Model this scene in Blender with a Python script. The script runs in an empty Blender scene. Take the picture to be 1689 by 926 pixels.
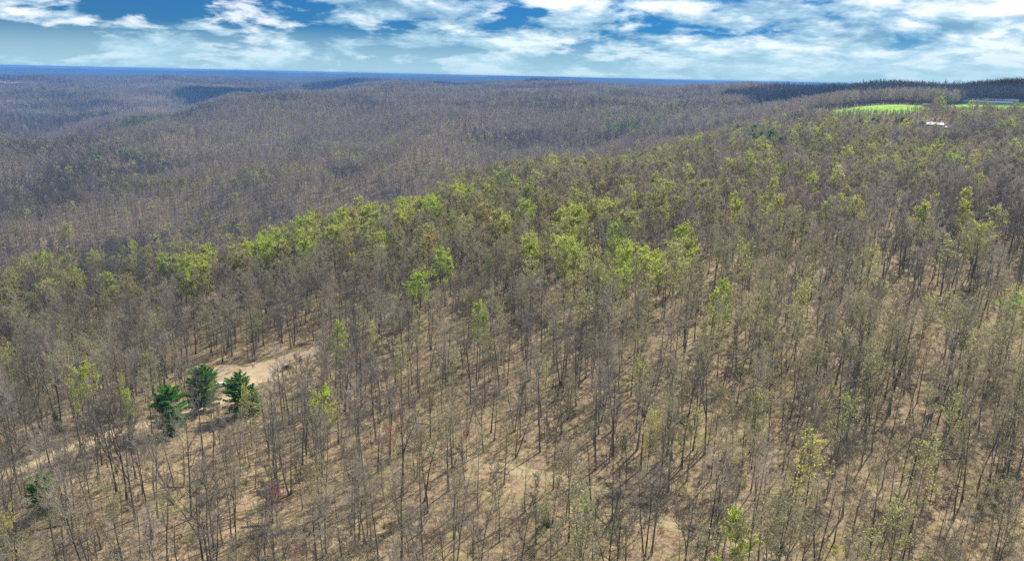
import bpy, math, random
import numpy as np
from mathutils import Matrix, Vector, Euler

sc = bpy.context.scene
COL = sc.collection
R_ = math.radians

# ------------------------------------------------------------------ camera
W_, H_, FPX = 1689.0, 926.0, 1206.0
CAM_Z = 110.0
PITCH, ROLL = 15.65, 1.25
cam_rot = Matrix.Rotation(R_(90 - PITCH), 3, 'X') @ Matrix.Rotation(R_(ROLL), 3, 'Z')
cd = bpy.data.cameras.new('camera')
cd.sensor_fit = 'HORIZONTAL'
cd.angle = 2 * math.atan(W_ / 2 / FPX)
cd.clip_start = 1.0
cd.clip_end = 90000.0
cam = bpy.data.objects.new('camera', cd)
cam.matrix_world = Matrix.Translation((0, 0, CAM_Z)) @ cam_rot.to_4x4()
COL.objects.link(cam)
sc.camera = cam

# ------------------------------------------------------------------ light
SUN_AZ, SUN_EL = 37.0, 44.0          # azimuth clockwise from the view direction (+Y)
SUN_DIR = Vector((math.sin(R_(SUN_AZ)) * math.cos(R_(SUN_EL)), math.cos(R_(SUN_AZ)) * math.cos(R_(SUN_EL)), math.sin(R_(SUN_EL))))
sl = bpy.data.lights.new('sun', 'SUN')
sl.energy = 5.0
sl.angle = R_(0.53)
sl.color = (1.0, 0.94, 0.83)
sun = bpy.data.objects.new('sun', sl)
sun.rotation_euler = SUN_DIR.to_track_quat('Z', 'Y').to_euler()
sun.location = (0, 0, 3000)
COL.objects.link(sun)

world = bpy.data.worlds.new('World')
sc.world = world
world.use_nodes = True
nt = world.node_tree
nt.nodes.clear()


def N(t, kind, **kw):
    n = t.nodes.new(kind)
    for k, v in kw.items():
        setattr(n, k, v)
    return n


def L(t, a, b):
    t.links.new(a, b)


def math_node(t, op, a, b=None, clamp=False):
    n = N(t, 'ShaderNodeMath', operation=op, use_clamp=clamp)
    for i, v in enumerate((a, b)):
        if v is None:
            continue
        if isinstance(v, (int, float)):
            n.inputs[i].default_value = v
        else:
            L(t, v, n.inputs[i])
    return n.outputs[0]


def ramp(t, fac, stops, interp='LINEAR'):
    n = N(t, 'ShaderNodeValToRGB')
    cr = n.color_ramp
    cr.interpolation = interp
    while len(cr.elements) < len(stops):
        cr.elements.new(0.5)
    for e, (p, c) in zip(cr.elements, stops):
        e.position = p
        e.color = (c[0], c[1], c[2], 1) if not isinstance(c, (int, float)) else (c, c, c, 1)
    L(t, fac, n.inputs[0])
    return n.outputs[0]


def mixc(t, fac, a, b, mode='MIX'):
    n = N(t, 'ShaderNodeMix', data_type='RGBA', blend_type=mode)
    for s, v in ((n.inputs[0], fac), (n.inputs[6], a), (n.inputs[7], b)):
        if isinstance(v, (int, float)):
            s.default_value = v
        elif isinstance(v, tuple):
            s.default_value = (*v, 1)
        else:
            L(t, v, s)
    return n.outputs[2]


# sky: Nishita air plus a deck of broken cumulus laid out on a plane above the ground
out = N(nt, 'ShaderNodeOutputWorld')
bg = N(nt, 'ShaderNodeBackground')
bg.inputs[1].default_value = 0.08
sky = N(nt, 'ShaderNodeTexSky', sky_type='NISHITA', sun_disc=False)
sky.sun_elevation = R_(SUN_EL)
sky.sun_rotation = R_(SUN_AZ)
sky.altitude = 400
sky.air_density = 1.0
sky.dust_density = 0.6
sky.ozone_density = 2.5
hsv = N(nt, 'ShaderNodeHueSaturation')
hsv.inputs['Saturation'].default_value = 1.35
hsv.inputs['Value'].default_value = 0.47
L(nt, mixc(nt, 1.0, sky.outputs[0], (0.20, 0.52, 1.1), 'MULTIPLY'), hsv.inputs['Color'])
tc = N(nt, 'ShaderNodeTexCoord')
sep = N(nt, 'ShaderNodeSeparateXYZ')
L(nt, tc.outputs['Generated'], sep.inputs[0])
zz = math_node(nt, 'MAXIMUM', sep.outputs[2], 0.0)
zd = math_node(nt, 'DIVIDE', 0.4, math_node(nt, 'ADD', zz, 0.3))
comb = N(nt, 'ShaderNodeCombineXYZ')
L(nt, math_node(nt, 'MULTIPLY', sep.outputs[0], zd), comb.inputs[0])
L(nt, math_node(nt, 'MULTIPLY', sep.outputs[1], zd), comb.inputs[1])
L(nt, math_node(nt, 'MULTIPLY', zz, 1.9), comb.inputs[2])


def cloud_noise(scale, detail, off, rough=0.55, dist=0.0):
    m = N(nt, 'ShaderNodeMapping')
    m.inputs['Location'].default_value = off
    L(nt, comb.outputs[0], m.inputs[0])
    n = N(nt, 'ShaderNodeTexNoise')
    n.inputs['Scale'].default_value = scale
    n.inputs['Detail'].default_value = detail
    n.inputs['Roughness'].default_value = rough
    n.inputs['Distortion'].default_value = dist
    L(nt, m.outputs[0], n.inputs['Vector'])
    return n.outputs[0]


CO = (0.6, 6.6, 5.1)
n_big = cloud_noise(3.0, 2, CO)
n_mid = cloud_noise(9.5, 10, CO, 0.6, 0.15)
dens = math_node(nt, 'ADD', math_node(nt, 'MULTIPLY', n_big, 0.55), math_node(nt, 'MULTIPLY', n_mid, 0.6))
cover = ramp(nt, dens, [(0.518, 0.0), (0.562, 0.78), (0.62, 1.0)])
# the same field looked up a little towards the sun: thick towards the sun means a shaded side
n_mid2 = cloud_noise(9.5, 6, (CO[0] + 0.012, CO[1] + 0.016, CO[2] + 0.035), 0.6, 0.15)
lit = math_node(nt, 'SUBTRACT', n_mid, n_mid2)
lit = math_node(nt, 'ADD', math_node(nt, 'MULTIPLY', lit, 4.0), 0.60, clamp=True)
ccol = ramp(nt, lit, [(0.0, (1.7, 3.3, 4.8)), (0.5, (3.9, 5.7, 7.0)), (1.0, (8.8, 9.2, 9.6))])
skyc = mixc(nt, math_node(nt, 'MULTIPLY', cover, 0.93), hsv.outputs[0], ccol)
# thin milky veil low down, as air thickens towards the horizon
veil = ramp(nt, zz, [(0.0, 0.85), (0.025, 0.6), (0.055, 0.10), (0.2, 0.0)])
skyc = mixc(nt, veil, skyc, (3.9, 6.0, 7.0))
L(nt, skyc, bg.inputs[0])
L(nt, bg.outputs[0], out.inputs[0])

sc.view_settings.view_transform = 'Standard'
sc.view_settings.look = 'None'
sc.view_settings.gamma = 1.0
sc.view_settings.use_curve_mapping = False
sc.view_settings.exposure = 0.68
sc.cycles.use_denoising = False
sc.cycles.max_bounces = 5
sc.cycles.diffuse_bounces = 2
sc.cycles.glossy_bounces = 1
sc.cycles.transmission_bounces = 2
sc.cycles.volume_bounces = 0
sc.cycles.transparent_max_bounces = 8
sc.cycles.sample_clamp_indirect = 4

# ------------------------------------------------------------------ pixel rays and terrain
MR = np.array(cam_rot)


def ray(px, py):
    d = MR @ np.array([(px - W_ / 2) / FPX, -(py - H_ / 2) / FPX, -1.0])
    return d / np.linalg.norm(d)


def wpt(px, py, Rg):
    d = ray(px, py)
    h = math.hypot(d[0], d[1])
    return d[0] / h * Rg, d[1] / h * Rg


def vnoise(x, y, seed=0):
    """smooth value noise in -1..1"""
    xi, yi = np.floor(x).astype(np.int64), np.floor(y).astype(np.int64)
    fx, fy = x - xi, y - yi
    fx, fy = fx * fx * (3 - 2 * fx), fy * fy * (3 - 2 * fy)

    def h(a, b):
        n = (a * 374761393 + b * 668265263 + seed * 974634777) & 0x7fffffff
        n = ((n ^ (n >> 13)) * 1274126177) & 0x7fffffff
        return ((n ^ (n >> 16)) & 0xffff) / 32767.5 - 1
    return (h(xi, yi) * (1 - fx) + h(xi + 1, yi) * fx) * (1 - fy) + (h(xi, yi + 1) * (1 - fx) + h(xi + 1, yi + 1) * fx) * fy


def fbm(x, y, oct=4, seed=0):
    s, a = 0, 1.0
    for i in range(oct):
        s = s + a * vnoise(x * 2 ** i + 17.3 * i, y * 2 ** i - 9.1 * i, seed + i)
        a *= 0.5
    return s


# control points: (px, py, ground height) near; (px, py, R, crown) far, R metres over ground, crown = ray grazes tree tops
near_cp = [(0, 926, -9), (400, 926, -4), (844, 926, 0), (1300, 926, 2), (1689, 926, 4),
           (0, 780, -15), (400, 780, -9), (844, 780, -1), (1300, 780, 3), (1689, 780, 6),
           (0, 640, -30), (200, 640, -25), (430, 620, -18), (640, 640, -10), (844, 640, -3), (1300, 640, 5), (1689, 640, 9),
           (0, 540, -48), (250, 525, -40), (500, 520, -20), (844, 520, -3), (1200, 520, 9), (1689, 520, 15),
           (420, 460, -38), (600, 440, -18), (844, 430, 3), (1100, 430, 12), (1400, 430, 19), (1689, 430, 24),
           (1000, 350, 12), (1200, 330, 21), (1460, 320, 27), (1689, 330, 33),
           (1300, 268, 28), (1500, 255, 35), (1689, 245, 40)]
far_cp = [(0, 482, 560, 1), (100, 446, 600, 1), (300, 402, 600, 1), (500, 372, 570, 1), (600, 352, 600, 1), (760, 314, 680, 1),
          (900, 286, 780, 1), (1150, 238, 980, 1), (1250, 216, 1080, 1), (1350, 194, 1220, 1),
          (0, 440, 950, 0), (200, 415, 980, 0), (420, 360, 1050, 0), (0, 340, 1300, 0), (200, 330, 1280, 0), (500, 320, 1150, 0),
          (680, 282, 1250, 0), (450, 262, 1650, 0), (200, 262, 1750, 0), (0, 255, 1850, 0), (620, 235, 1750, 0), (800, 230, 1650, 0),
          (1000, 214, 1800, 0), (1150, 195, 2000, 0), (1300, 172, 2200, 0),
          (0, 216, 2200, 1), (200, 185, 2600, 1), (350, 166, 3000, 1), (500, 155, 3300, 1), (700, 146, 3700, 1), (850, 147, 3700, 1),
          (980, 147, 3600, 1), (1200, 148, 3400, 1),
          (0, 200, 3500, 0), (200, 172, 4100, 0), (400, 158, 4600, 0),
          (0, 128, 6000, 1), (300, 128, 6300, 1), (600, 130, 6300, 1), (900, 134, 6300, 1), (1200, 142, 6300, 1), (1500, 150, 6300, 1), (1689, 156, 6300, 1),
          (1380, 191, 1190, 0), (1430, 189, 1180, 0), (1480, 187, 1180, 0), (1540, 184, 1200, 0), (1360, 186, 1350, 0), (1400, 180, 1440, 0), (1470, 173.5, 1520, 0), (1540, 176, 1500, 0), (1370, 207, 1070, 0), (1400, 214, 1050, 0), (1450, 216, 1050, 0), (1500, 214, 1050, 0), (1600, 171, 1850, 0), (1689, 172, 1850, 0), (1620, 186, 1330, 0), (1689, 186, 1330, 0), (1620, 198, 1200, 0), (1540, 214, 1060, 0), (1640, 210, 1080, 0),
          (1300, 152, 3000, 1), (1450, 146, 2500, 1), (1600, 146, 2500, 1), (1689, 148, 2500, 1)]
cps = []
for px, py, z in near_cp:
    d = ray(px, py)
    t = (z - CAM_Z) / d[2]
    cps.append((d[0] * t, d[1] * t, z))
for px, py, Rg, crown in far_cp:
    d = ray(px, py)
    t = Rg / math.hypot(d[0], d[1])
    cps.append((d[0] * t, d[1] * t, CAM_Z + d[2] * t - ((32 if Rg > 5000 else 18) if crown else 0)))


def polar(az, Rg, z):
    cps.append((Rg * math.sin(R_(az)), Rg * math.cos(R_(az)), z))


# valleys the ridge hides, and country outside the frame
for az, Rg, z in [(-38, 760, -160), (-30, 790, -158), (-20, 790, -140), (-10, 830, -115), (0, 960, -80), (8, 1200, -45), (14, 1500, -15),
                  (-33, 2900, -150), (-24, 3500, -120), (-16, 4000, -70), (-5, 4700, 0), (10, 4600, 15), (25, 4200, 25),
                  (-45, 600, -110), (-50, 250, -45), (-60, 1200, -150), (-60, 3000, -100), (-50, 6000, 0),
                  (45, 250, 8), (50, 700, 35), (50, 1500, 60), (50, 3000, 60), (50, 6000, 20),
                  (90, 150, 6), (90, 800, 20), (90, 4000, 30), (-90, 150, -15), (-90, 800, -90), (-90, 4000, -40),
                  (180, 60, 0), (180, 400, 0), (180, 3000, 0), (140, 9000, 0), (-140, 9000, 0), (0, 40, 2), (60, 60, 2), (-60, 60, -3),
                  (-35, 9000, -40), (-15, 9000, -45), (0, 9000, -50), (15, 9000, -60), (35, 9000, -70),
                  (-35, 30000, -150), (0, 30000, -150), (35, 30000, -150), (90, 30000, -150), (-90, 30000, -150), (180, 30000, -150)]:
    polar(az, Rg, z)
cps = np.array(cps)


def logmap(x, y):
    r = np.hypot(x, y) + 1e-6
    k = np.log1p(r / 40.0) / r
    return x * k, y * k


CU, CV = logmap(cps[:, 0], cps[:, 1])
C_MQ = 0.12


def _phi(u, v):
    return np.sqrt((u[:, None] - CU[None]) ** 2 + (v[:, None] - CV[None]) ** 2 + C_MQ ** 2)


_A = _phi(CU, CV) + np.eye(len(CU)) * -0.02
_n = len(CU)
_M = np.zeros((_n + 1, _n + 1))
_M[:_n, :_n] = _A
_M[_n, :_n] = _M[:_n, _n] = 1
_w = np.linalg.solve(_M, np.append(cps[:, 2], 0))


def ground_z(x, y):
    x = np.atleast_1d(np.asarray(x, float))
    y = np.atleast_1d(np.asarray(y, float))
    o = np.empty(len(x))
    for i in range(0, len(x), 40000):
        xs, ys = x[i:i + 40000], y[i:i + 40000]
        u, v = logmap(xs, ys)
        z = _phi(u, v) @ _w[:_n] + _w[_n]
        r = np.hypot(xs, ys)
        far = np.clip((r - 650) / 900, 0, 1)
        far = far * far * (3 - 2 * far) * np.clip((9000 - r) / 3000, 0, 1)
        ridge_top = np.clip((np.degrees(np.arctan2(xs, ys)) - 14) / 6, 0, 1) * np.clip((2300 - r) / 400, 0, 1)
        far = far * (1 - .9 * ridge_top)
        z = z + 0.8 * fbm(xs / 45, ys / 45, 3, 5) * np.clip(r / 150, 0, 1)
        rid = 1 - 2 * np.abs(fbm(xs / 400 + 3, ys / 640, 3, 11))
        z = z + far * (21 * rid + 6.0 * fbm(xs / 150, ys / 150, 2, 3))
        o[i:i + 40000] = z
    return o


def gz(x, y):
    return float(ground_z(x, y)[0])


def hit(px, py, lift=0.0):
    """first point along a pixel's ray that lies LIFT metres above the ground"""
    d = ray(px, py)
    t = np.geomspace(90, 9000, 900)
    x, y, z = d[0] * t, d[1] * t, CAM_Z + d[2] * t
    below = np.nonzero(z < ground_z(x, y) + lift)[0]
    if len(below) == 0:
        return None
    i = below[0]
    lo, hi = t[max(i - 1, 0)], t[i]
    tt = np.linspace(lo, hi, 12)
    b = np.nonzero(CAM_Z + d[2] * tt < ground_z(d[0] * tt, d[1] * tt) + lift)[0]
    t0 = tt[b[0]] if len(b) else hi
    return float(d[0] * t0), float(d[1] * t0)


def project(x, y, z):
    v = np.stack([x, y, z - CAM_Z], 0)
    c = MR.T @ v
    return W_ / 2 + FPX * c[0] / -c[2], H_ / 2 - FPX * c[1] / -c[2], -c[2]


# ------------------------------------------------------------------ materials
def new_mat(name, rough=0.9):
    m = bpy.data.materials.new(name)
    m.use_nodes = True
    t = m.node_tree
    b = t.nodes['Principled BSDF']
    b.inputs['Roughness'].default_value = rough
    b.inputs['Specular IOR Level'].default_value = 0.2
    return m, t, b


def plain(name, col, rough=0.6, metal=0.0, var=0.0, scale=3.0):
    m, t, b = new_mat(name, rough)
    b.inputs['Metallic'].default_value = metal
    if var:
        n = N(t, 'ShaderNodeTexNoise')
        n.inputs['Scale'].default_value = scale
        n.inputs['Detail'].default_value = 5
        co = N(t, 'ShaderNodeTexCoord')
        L(t, co.outputs['Object'], n.inputs['Vector'])
        L(t, ramp(t, n.outputs[0], [(0.3, tuple(c * (1 - var) for c in col)), (0.7, tuple(min(1, c * (1 + var)) for c in col))]), b.inputs['Base Color'])
    else:
        b.inputs['Base Color'].default_value = (*col, 1)
    return m


def bark(name, c1, c2):
    m, t, b = new_mat(name, 0.95)
    oi = N(t, 'ShaderNodeObjectInfo')
    col = mixc(t, oi.outputs['Random'], c1, c2)
    n = N(t, 'ShaderNodeTexNoise')
    n.inputs['Scale'].default_value = 1.3
    n.inputs['Detail'].default_value = 4
    co = N(t, 'ShaderNodeTexCoord')
    L(t, co.outputs['Object'], n.inputs['Vector'])
    col = mixc(t, 1.0, col, ramp(t, n.outputs[0], [(0.3, 0.65), (0.7, 1.25)]), 'MULTIPLY')
    L(t, col, b.inputs['Base Color'])
    return m


def leaf(name, c1, c2, trans=0.45):
    m, t, b = new_mat(name, 0.7)
    oi = N(t, 'ShaderNodeObjectInfo')
    col = mixc(t, oi.outputs['Random'], c1, c2)
    L(t, col, b.inputs['Base Color'])
    tr = N(t, 'ShaderNodeBsdfTranslucent')
    L(t, col, tr.inputs[0])
    mx = N(t, 'ShaderNodeMixShader')
    mx.inputs[0].default_value = trans
    L(t, b.outputs[0], mx.inputs[1])
    L(t, tr.outputs[0], mx.inputs[2])
    L(t, mx.outputs[0], t.nodes['Material Output'].inputs[0])
    return m


M = {}
M['bark'] = bark('bark', (0.075, 0.07, 0.06), (0.24, 0.22, 0.185))
M['twig'] = leaf('twig', (0.17, 0.148, 0.122), (0.47, 0.405, 0.335), 0.38)
M['twig_dark'] = leaf('twig_dark', (0.10, 0.092, 0.082), (0.20, 0.178, 0.155), 0.38)
M['twig_warm'] = leaf('twig_warm', (0.26, 0.205, 0.18), (0.40, 0.32, 0.28), 0.38)
M['bud'] = leaf('bud', (0.30, 0.28, 0.11), (0.36, 0.36, 0.12), .5)
M['bud_tan'] = leaf('bud_tan', (0.36, 0.28, 0.15), (0.33, 0.31, 0.13), .5)
M['green'] = leaf('leaf_green', (0.40, 0.50, 0.07), (0.52, 0.57, 0.10), .6)
M['yellow'] = leaf('leaf_yellow', (0.46, 0.50, 0.10), (0.53, 0.50, 0.11), .6)
M['pale'] = leaf('leaf_pale', (0.38, 0.42, 0.14), (0.46, 0.46, 0.15), .6)
M['orange'] = leaf('leaf_orange', (0.46, 0.37, 0.15), (0.50, 0.38, 0.15), .55)
M['red'] = leaf('bud_red', (0.58, 0.22, 0.20), (0.55, 0.27, 0.22), .5)
M['needle'] = leaf('needle', (0.09, 0.24, 0.03), (0.15, 0.33, 0.04), 0.4)
M['shrub'] = leaf('shrub_leaf', (0.16, 0.20, 0.05), (0.26, 0.30, 0.06))
M['brush'] = bark('brush', (0.13, 0.10, 0.07), (0.24, 0.19, 0.12))
M['deadgrass'] = leaf('dead_grass', (0.40, 0.31, 0.17), (0.30, 0.28, 0.11), 0.3)

# forest floor
m, t, b = new_mat('leaf_litter', 1.0)
geo = N(t, 'ShaderNodeNewGeometry')


def gnoise(scale, detail=6, rough=0.6):
    n = N(t, 'ShaderNodeTexNoise')
    n.inputs['Scale'].default_value = scale
    n.inputs['Detail'].default_value = detail
    n.inputs['Roughness'].default_value = rough
    L(t, geo.outputs['Position'], n.inputs['Vector'])
    return n.outputs[0]


base = ramp(t, gnoise(0.9, 8, 0.7), [(0.30, (0.11, 0.08, 0.05)), (0.5, (0.29, 0.22, 0.138)), (0.70, (0.45, 0.365, 0.245))])
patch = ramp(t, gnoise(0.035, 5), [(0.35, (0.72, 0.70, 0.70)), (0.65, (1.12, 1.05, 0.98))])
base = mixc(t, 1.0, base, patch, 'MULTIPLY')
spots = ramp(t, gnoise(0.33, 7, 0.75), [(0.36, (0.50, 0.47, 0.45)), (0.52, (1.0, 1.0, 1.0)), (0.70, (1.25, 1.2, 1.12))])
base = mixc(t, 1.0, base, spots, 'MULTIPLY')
grassy = ramp(t, gnoise(0.09, 9, 0.72), [(0.50, 0.0), (0.66, 0.65)])
base = mixc(t, grassy, base, (0.27, 0.25, 0.09))
# beyond the last trees that can be told apart the sheet itself carries the canopy's colour
vl = N(t, 'ShaderNodeVectorMath', operation='LENGTH')
L(t, geo.outputs['Position'], vl.inputs[0])
farf = N(t, 'ShaderNodeMapRange')
farf.inputs[1].default_value = 5200
farf.inputs[2].default_value = 6600
L(t, vl.outputs['Value'], farf.inputs[0])
canopy = ramp(t, gnoise(0.02, 8, 0.7), [(0.3, (0.045, 0.045, 0.03)), (0.6, (0.11, 0.09, 0.07)), (0.8, (0.14, 0.13, 0.07))])
base = mixc(t, farf.outputs[0], base, canopy)
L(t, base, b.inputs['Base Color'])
bump = N(t, 'ShaderNodeBump')
bump.inputs['Strength'].default_value = 0.6
bump.inputs['Distance'].default_value = 0.25
L(t, gnoise(1.6, 6, 0.7), bump.inputs['Height'])
L(t, bump.outputs[0], b.inputs['Normal'])
M['litter'] = m


def soil(name, stops, scale, grass=0.0):
    global t, geo
    m, t, b = new_mat(name, 1.0)
    geo = N(t, 'ShaderNodeNewGeometry')
    base = ramp(t, gnoise(scale, 8, 0.65), stops)
    if grass:
        base = mixc(t, ramp(t, gnoise(0.25, 6), [(0.5, 0.0), (0.62, grass)]), base, (0.22, 0.21, 0.08))
    L(t, base, b.inputs['Base Color'])
    return m


M['dirt'] = soil('dirt', [(0.32, (0.34, 0.17, 0.08)), (0.45, (0.38, 0.265, 0.165)), (0.60, (0.38, 0.315, 0.225)), (0.75, (0.25, 0.20, 0.125))], 0.16, 0.35)
M['track'] = soil('track', [(0.3, (0.33, 0.23, 0.14)), (0.5, (0.47, 0.35, 0.22)), (0.7, (0.40, 0.34, 0.19))], 0.2, 0.5)
M['path'] = soil('path', [(0.3, (0.20, 0.15, 0.09)), (0.5, (0.36, 0.28, 0.17)), (0.7, (0.33, 0.30, 0.14))], 0.5, 0.6)
M['field'] = soil('field_grass', [(0.3, (0.13, 0.30, 0.02)), (0.5, (0.22, 0.42, 0.03)), (0.7, (0.30, 0.48, 0.04))], 0.015)
M['grass'] = soil('rough_grass', [(0.3, (0.12, 0.17, 0.04)), (0.7, (0.22, 0.28, 0.07))], 0.3, 0.4)
M['tanfield'] = soil('bare_field', [(0.3, (0.28, 0.19, 0.12)), (0.7, (0.36, 0.27, 0.17))], 0.01)
M['hill'] = soil('far_forest', [(0.3, (0.03, 0.04, 0.035)), (0.7, (0.07, 0.075, 0.06))], 0.004)


# ------------------------------------------------------------------ mesh helpers
class MB:
    def __init__(s):
        s.v, s.f, s.m = [], [], []

    def tube(s, pts, rad, sides, mat=0, cap=True):
        base = len(s.v)
        pts = [Vector(p) for p in pts]
        for i, p in enumerate(pts):
            d = (pts[min(i + 1, len(pts) - 1)] - pts[max(i - 1, 0)]).normalized()
            a = d.orthogonal().normalized() if abs(d.z) < 0.9 else Vector((1, 0, 0)).cross(d).normalized()
            c = d.cross(a)
            for k in range(sides):
                an = 2 * math.pi * k / sides
                s.v.append(p + (a * math.cos(an) + c * math.sin(an)) * rad[i])
        for i in range(len(pts) - 1):
            for k in range(sides):
                k2 = (k + 1) % sides
                s.f.append((base + i * sides + k, base + i * sides + k2, base + (i + 1) * sides + k2, base + (i + 1) * sides + k))
                s.m.append(mat)
        if cap:
            s.f.append(tuple(base + (len(pts) - 1) * sides + k for k in range(sides)))
            s.m.append(mat)

    def blade(s, p, q, w, rng, mat=0):
        p, q = Vector(p), Vector(q)
        d = q - p
        a = d.orthogonal().normalized()
        a = Matrix.Rotation(rng.uniform(0, 6.28), 3, d.normalized()) @ a if d.length > 1e-6 else a
        i = len(s.v)
        s.v += [p - a * w / 2, p + a * w / 2, q + a * w * 0.12]
        s.f.append((i, i + 1, i + 2))
        s.m.append(mat)

    def leafquad(s, p, size, rng, mat=0, flat=0.0):
        n = Vector((rng.gauss(0, 1), rng.gauss(0, 1), rng.gauss(0, 1) + flat)).normalized()
        a = n.orthogonal().normalized()
        a = Matrix.Rotation(rng.uniform(0, 6.28), 3, n) @ a
        c = n.cross(a)
        i = len(s.v)
        p = Vector(p)
        w = size * rng.uniform(0.45, 0.8)
        s.v += [p - a * size / 2, p + c * w / 2, p + a * size / 2, p - c * w / 2]
        s.f.append((i, i + 1, i + 2, i + 3))
        s.m.append(mat)

    def box(s, c, d, mat=0, taper=1.0):
        i = len(s.v)
        x, y, z = (k / 2 for k in d)
        for sz in (-1, 1):
            k = taper if sz > 0 else 1
            for sx, sy in ((-1, -1), (1, -1), (1, 1), (-1, 1)):
                s.v.append(Vector((c[0] + sx * x * k, c[1] + sy * y * k, c[2] + sz * z)))
        for f in ((3, 2, 1, 0), (4, 5, 6, 7), (0, 1, 5, 4), (1, 2, 6, 5), (2, 3, 7, 6), (3, 0, 4, 7)):
            s.f.append(tuple(i + k for k in f))
            s.m.append(mat)

    def prism(s, prof, y0, y1, mat=0, k0=1.0):
        """profile (x, z) extruded along y"""
        i, n = len(s.v), len(prof)
        for y in (y0, y1):
            for x, z in prof:
                s.v.append(Vector((x, y, z)))
        s.f.append(tuple(i + k for k in range(n)))
        s.f.append(tuple(i + n + k for k in reversed(range(n))))
        s.m += [mat, mat]
        for k in range(n):
            k2 = (k + 1) % n
            s.f.append((i + k, i + n + k, i + n + k2, i + k2))
            s.m.append(mat)

    def mesh(s, name, mats, smooth=False):
        me = bpy.data.meshes.new(name)
        me.from_pydata([tuple(v) for v in s.v], [], s.f)
        for k in mats:
            me.materials.append(M[k] if isinstance(k, str) else k)
        me.polygons.foreach_set('material_index', s.m)
        if smooth:
            me.polygons.foreach_set('use_smooth', [True] * len(s.f))
        me.update()
        return me


def link(name, data, parent=None, loc=None, rotz=0.0, label=None, cat=None, group=None, kind=None):
    o = bpy.data.objects.new(name, data)
    COL.objects.link(o)
    if parent is not None:
        o.parent = parent
    if loc is not None:
        o.location = loc
    o.rotation_euler = (0, 0, rotz)
    for k, v in (('label', label), ('category', cat), ('group', group), ('kind', kind)):
        if v:
            o[k] = v
    return o


# ------------------------------------------------------------------ ground sheet, hills, tracks, fields
def grid_mesh(name, xs, ys, zs, nu, nv, mat, wrap=False):
    v = np.stack([xs, ys, zs], 1)
    f = []
    for i in range(nu - 1):
        for j in range(nv - 1 if not wrap else nv):
            j2 = (j + 1) % nv
            f.append((i * nv + j, i * nv + j2, (i + 1) * nv + j2, (i + 1) * nv + j))
    me = bpy.data.meshes.new(name)
    me.from_pydata(v.tolist(), [], f)
    me.materials.append(mat)
    me.polygons.foreach_set('use_smooth', [True] * len(f))
    me.update()
    return me


azs = np.concatenate([np.linspace(-45, 45, 301), np.linspace(48, 312, 67)])
rr = np.concatenate([[0.5], np.geomspace(25, 20500, 320)])
AZ, RR = np.meshgrid(np.radians(azs), rr)
gx, gy = (RR * np.sin(AZ)).ravel(), (RR * np.cos(AZ)).ravel()
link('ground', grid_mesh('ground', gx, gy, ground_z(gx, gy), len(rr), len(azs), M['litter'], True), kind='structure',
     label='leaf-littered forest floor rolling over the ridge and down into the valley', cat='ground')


def ridge(name, pts, R0, depth, label, seed, amp):
    """a long far ridge: pts = (px, py of its crest)"""
    a, zc = [], []
    for px, py in pts:
        d = ray(px, py)
        a.append(math.atan2(d[0], d[1]))
        zc.append(CAM_Z + d[2] * R0 / math.hypot(d[0], d[1]))
    aa = np.radians(np.linspace(-55, 55, 400))
    zt = np.interp(aa, a, zc) + amp * fbm(aa * 40, aa * 0 + seed, 4, seed)
    sec = [(-depth, -1), (-0.6 * depth, -0.45), (-0.25 * depth, -0.1), (0, 0), (0.3 * depth, -0.1), (depth, -1)]
    X, Y, Z = [], [], []
    for dr, k in sec:
        Rr = R0 + dr + depth * 0.18 * fbm(aa * 25, aa * 0 + seed + 7, 3, seed + 3) * (1 if dr else 0.3)
        X.append(Rr * np.sin(aa)); Y.append(Rr * np.cos(aa))
        Z.append(zt + k * (zt + 190) if k < 0 else zt)
    link(name, grid_mesh(name, np.concatenate(X), np.concatenate(Y), np.concatenate(Z), len(sec), len(aa), M['hill']),
         kind='structure', label=label, cat='hills')


ridge('hills', [(-300, 107), (0, 110), (150, 113), (390, 117), (560, 121), (650, 122), (760, 126), (880, 125), (980, 128), (1150, 133), (1250, 136), (1330, 141), (1450, 143), (1689, 150), (2000, 154)],
      17000, 2500, 'long blue ridge on the horizon beyond the forested plateau', 4, 9)
ridge('hills', [(-300, 118), (0, 122), (300, 124), (600, 127), (860, 131), (1040, 135), (1200, 139), (1450, 147), (1689, 154), (2000, 160)],
      9500, 1500, 'lower dark wooded ridge in front of the blue horizon ridge', 9, 7)

TRACKS = []        # (polyline of world points, half widths)


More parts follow.
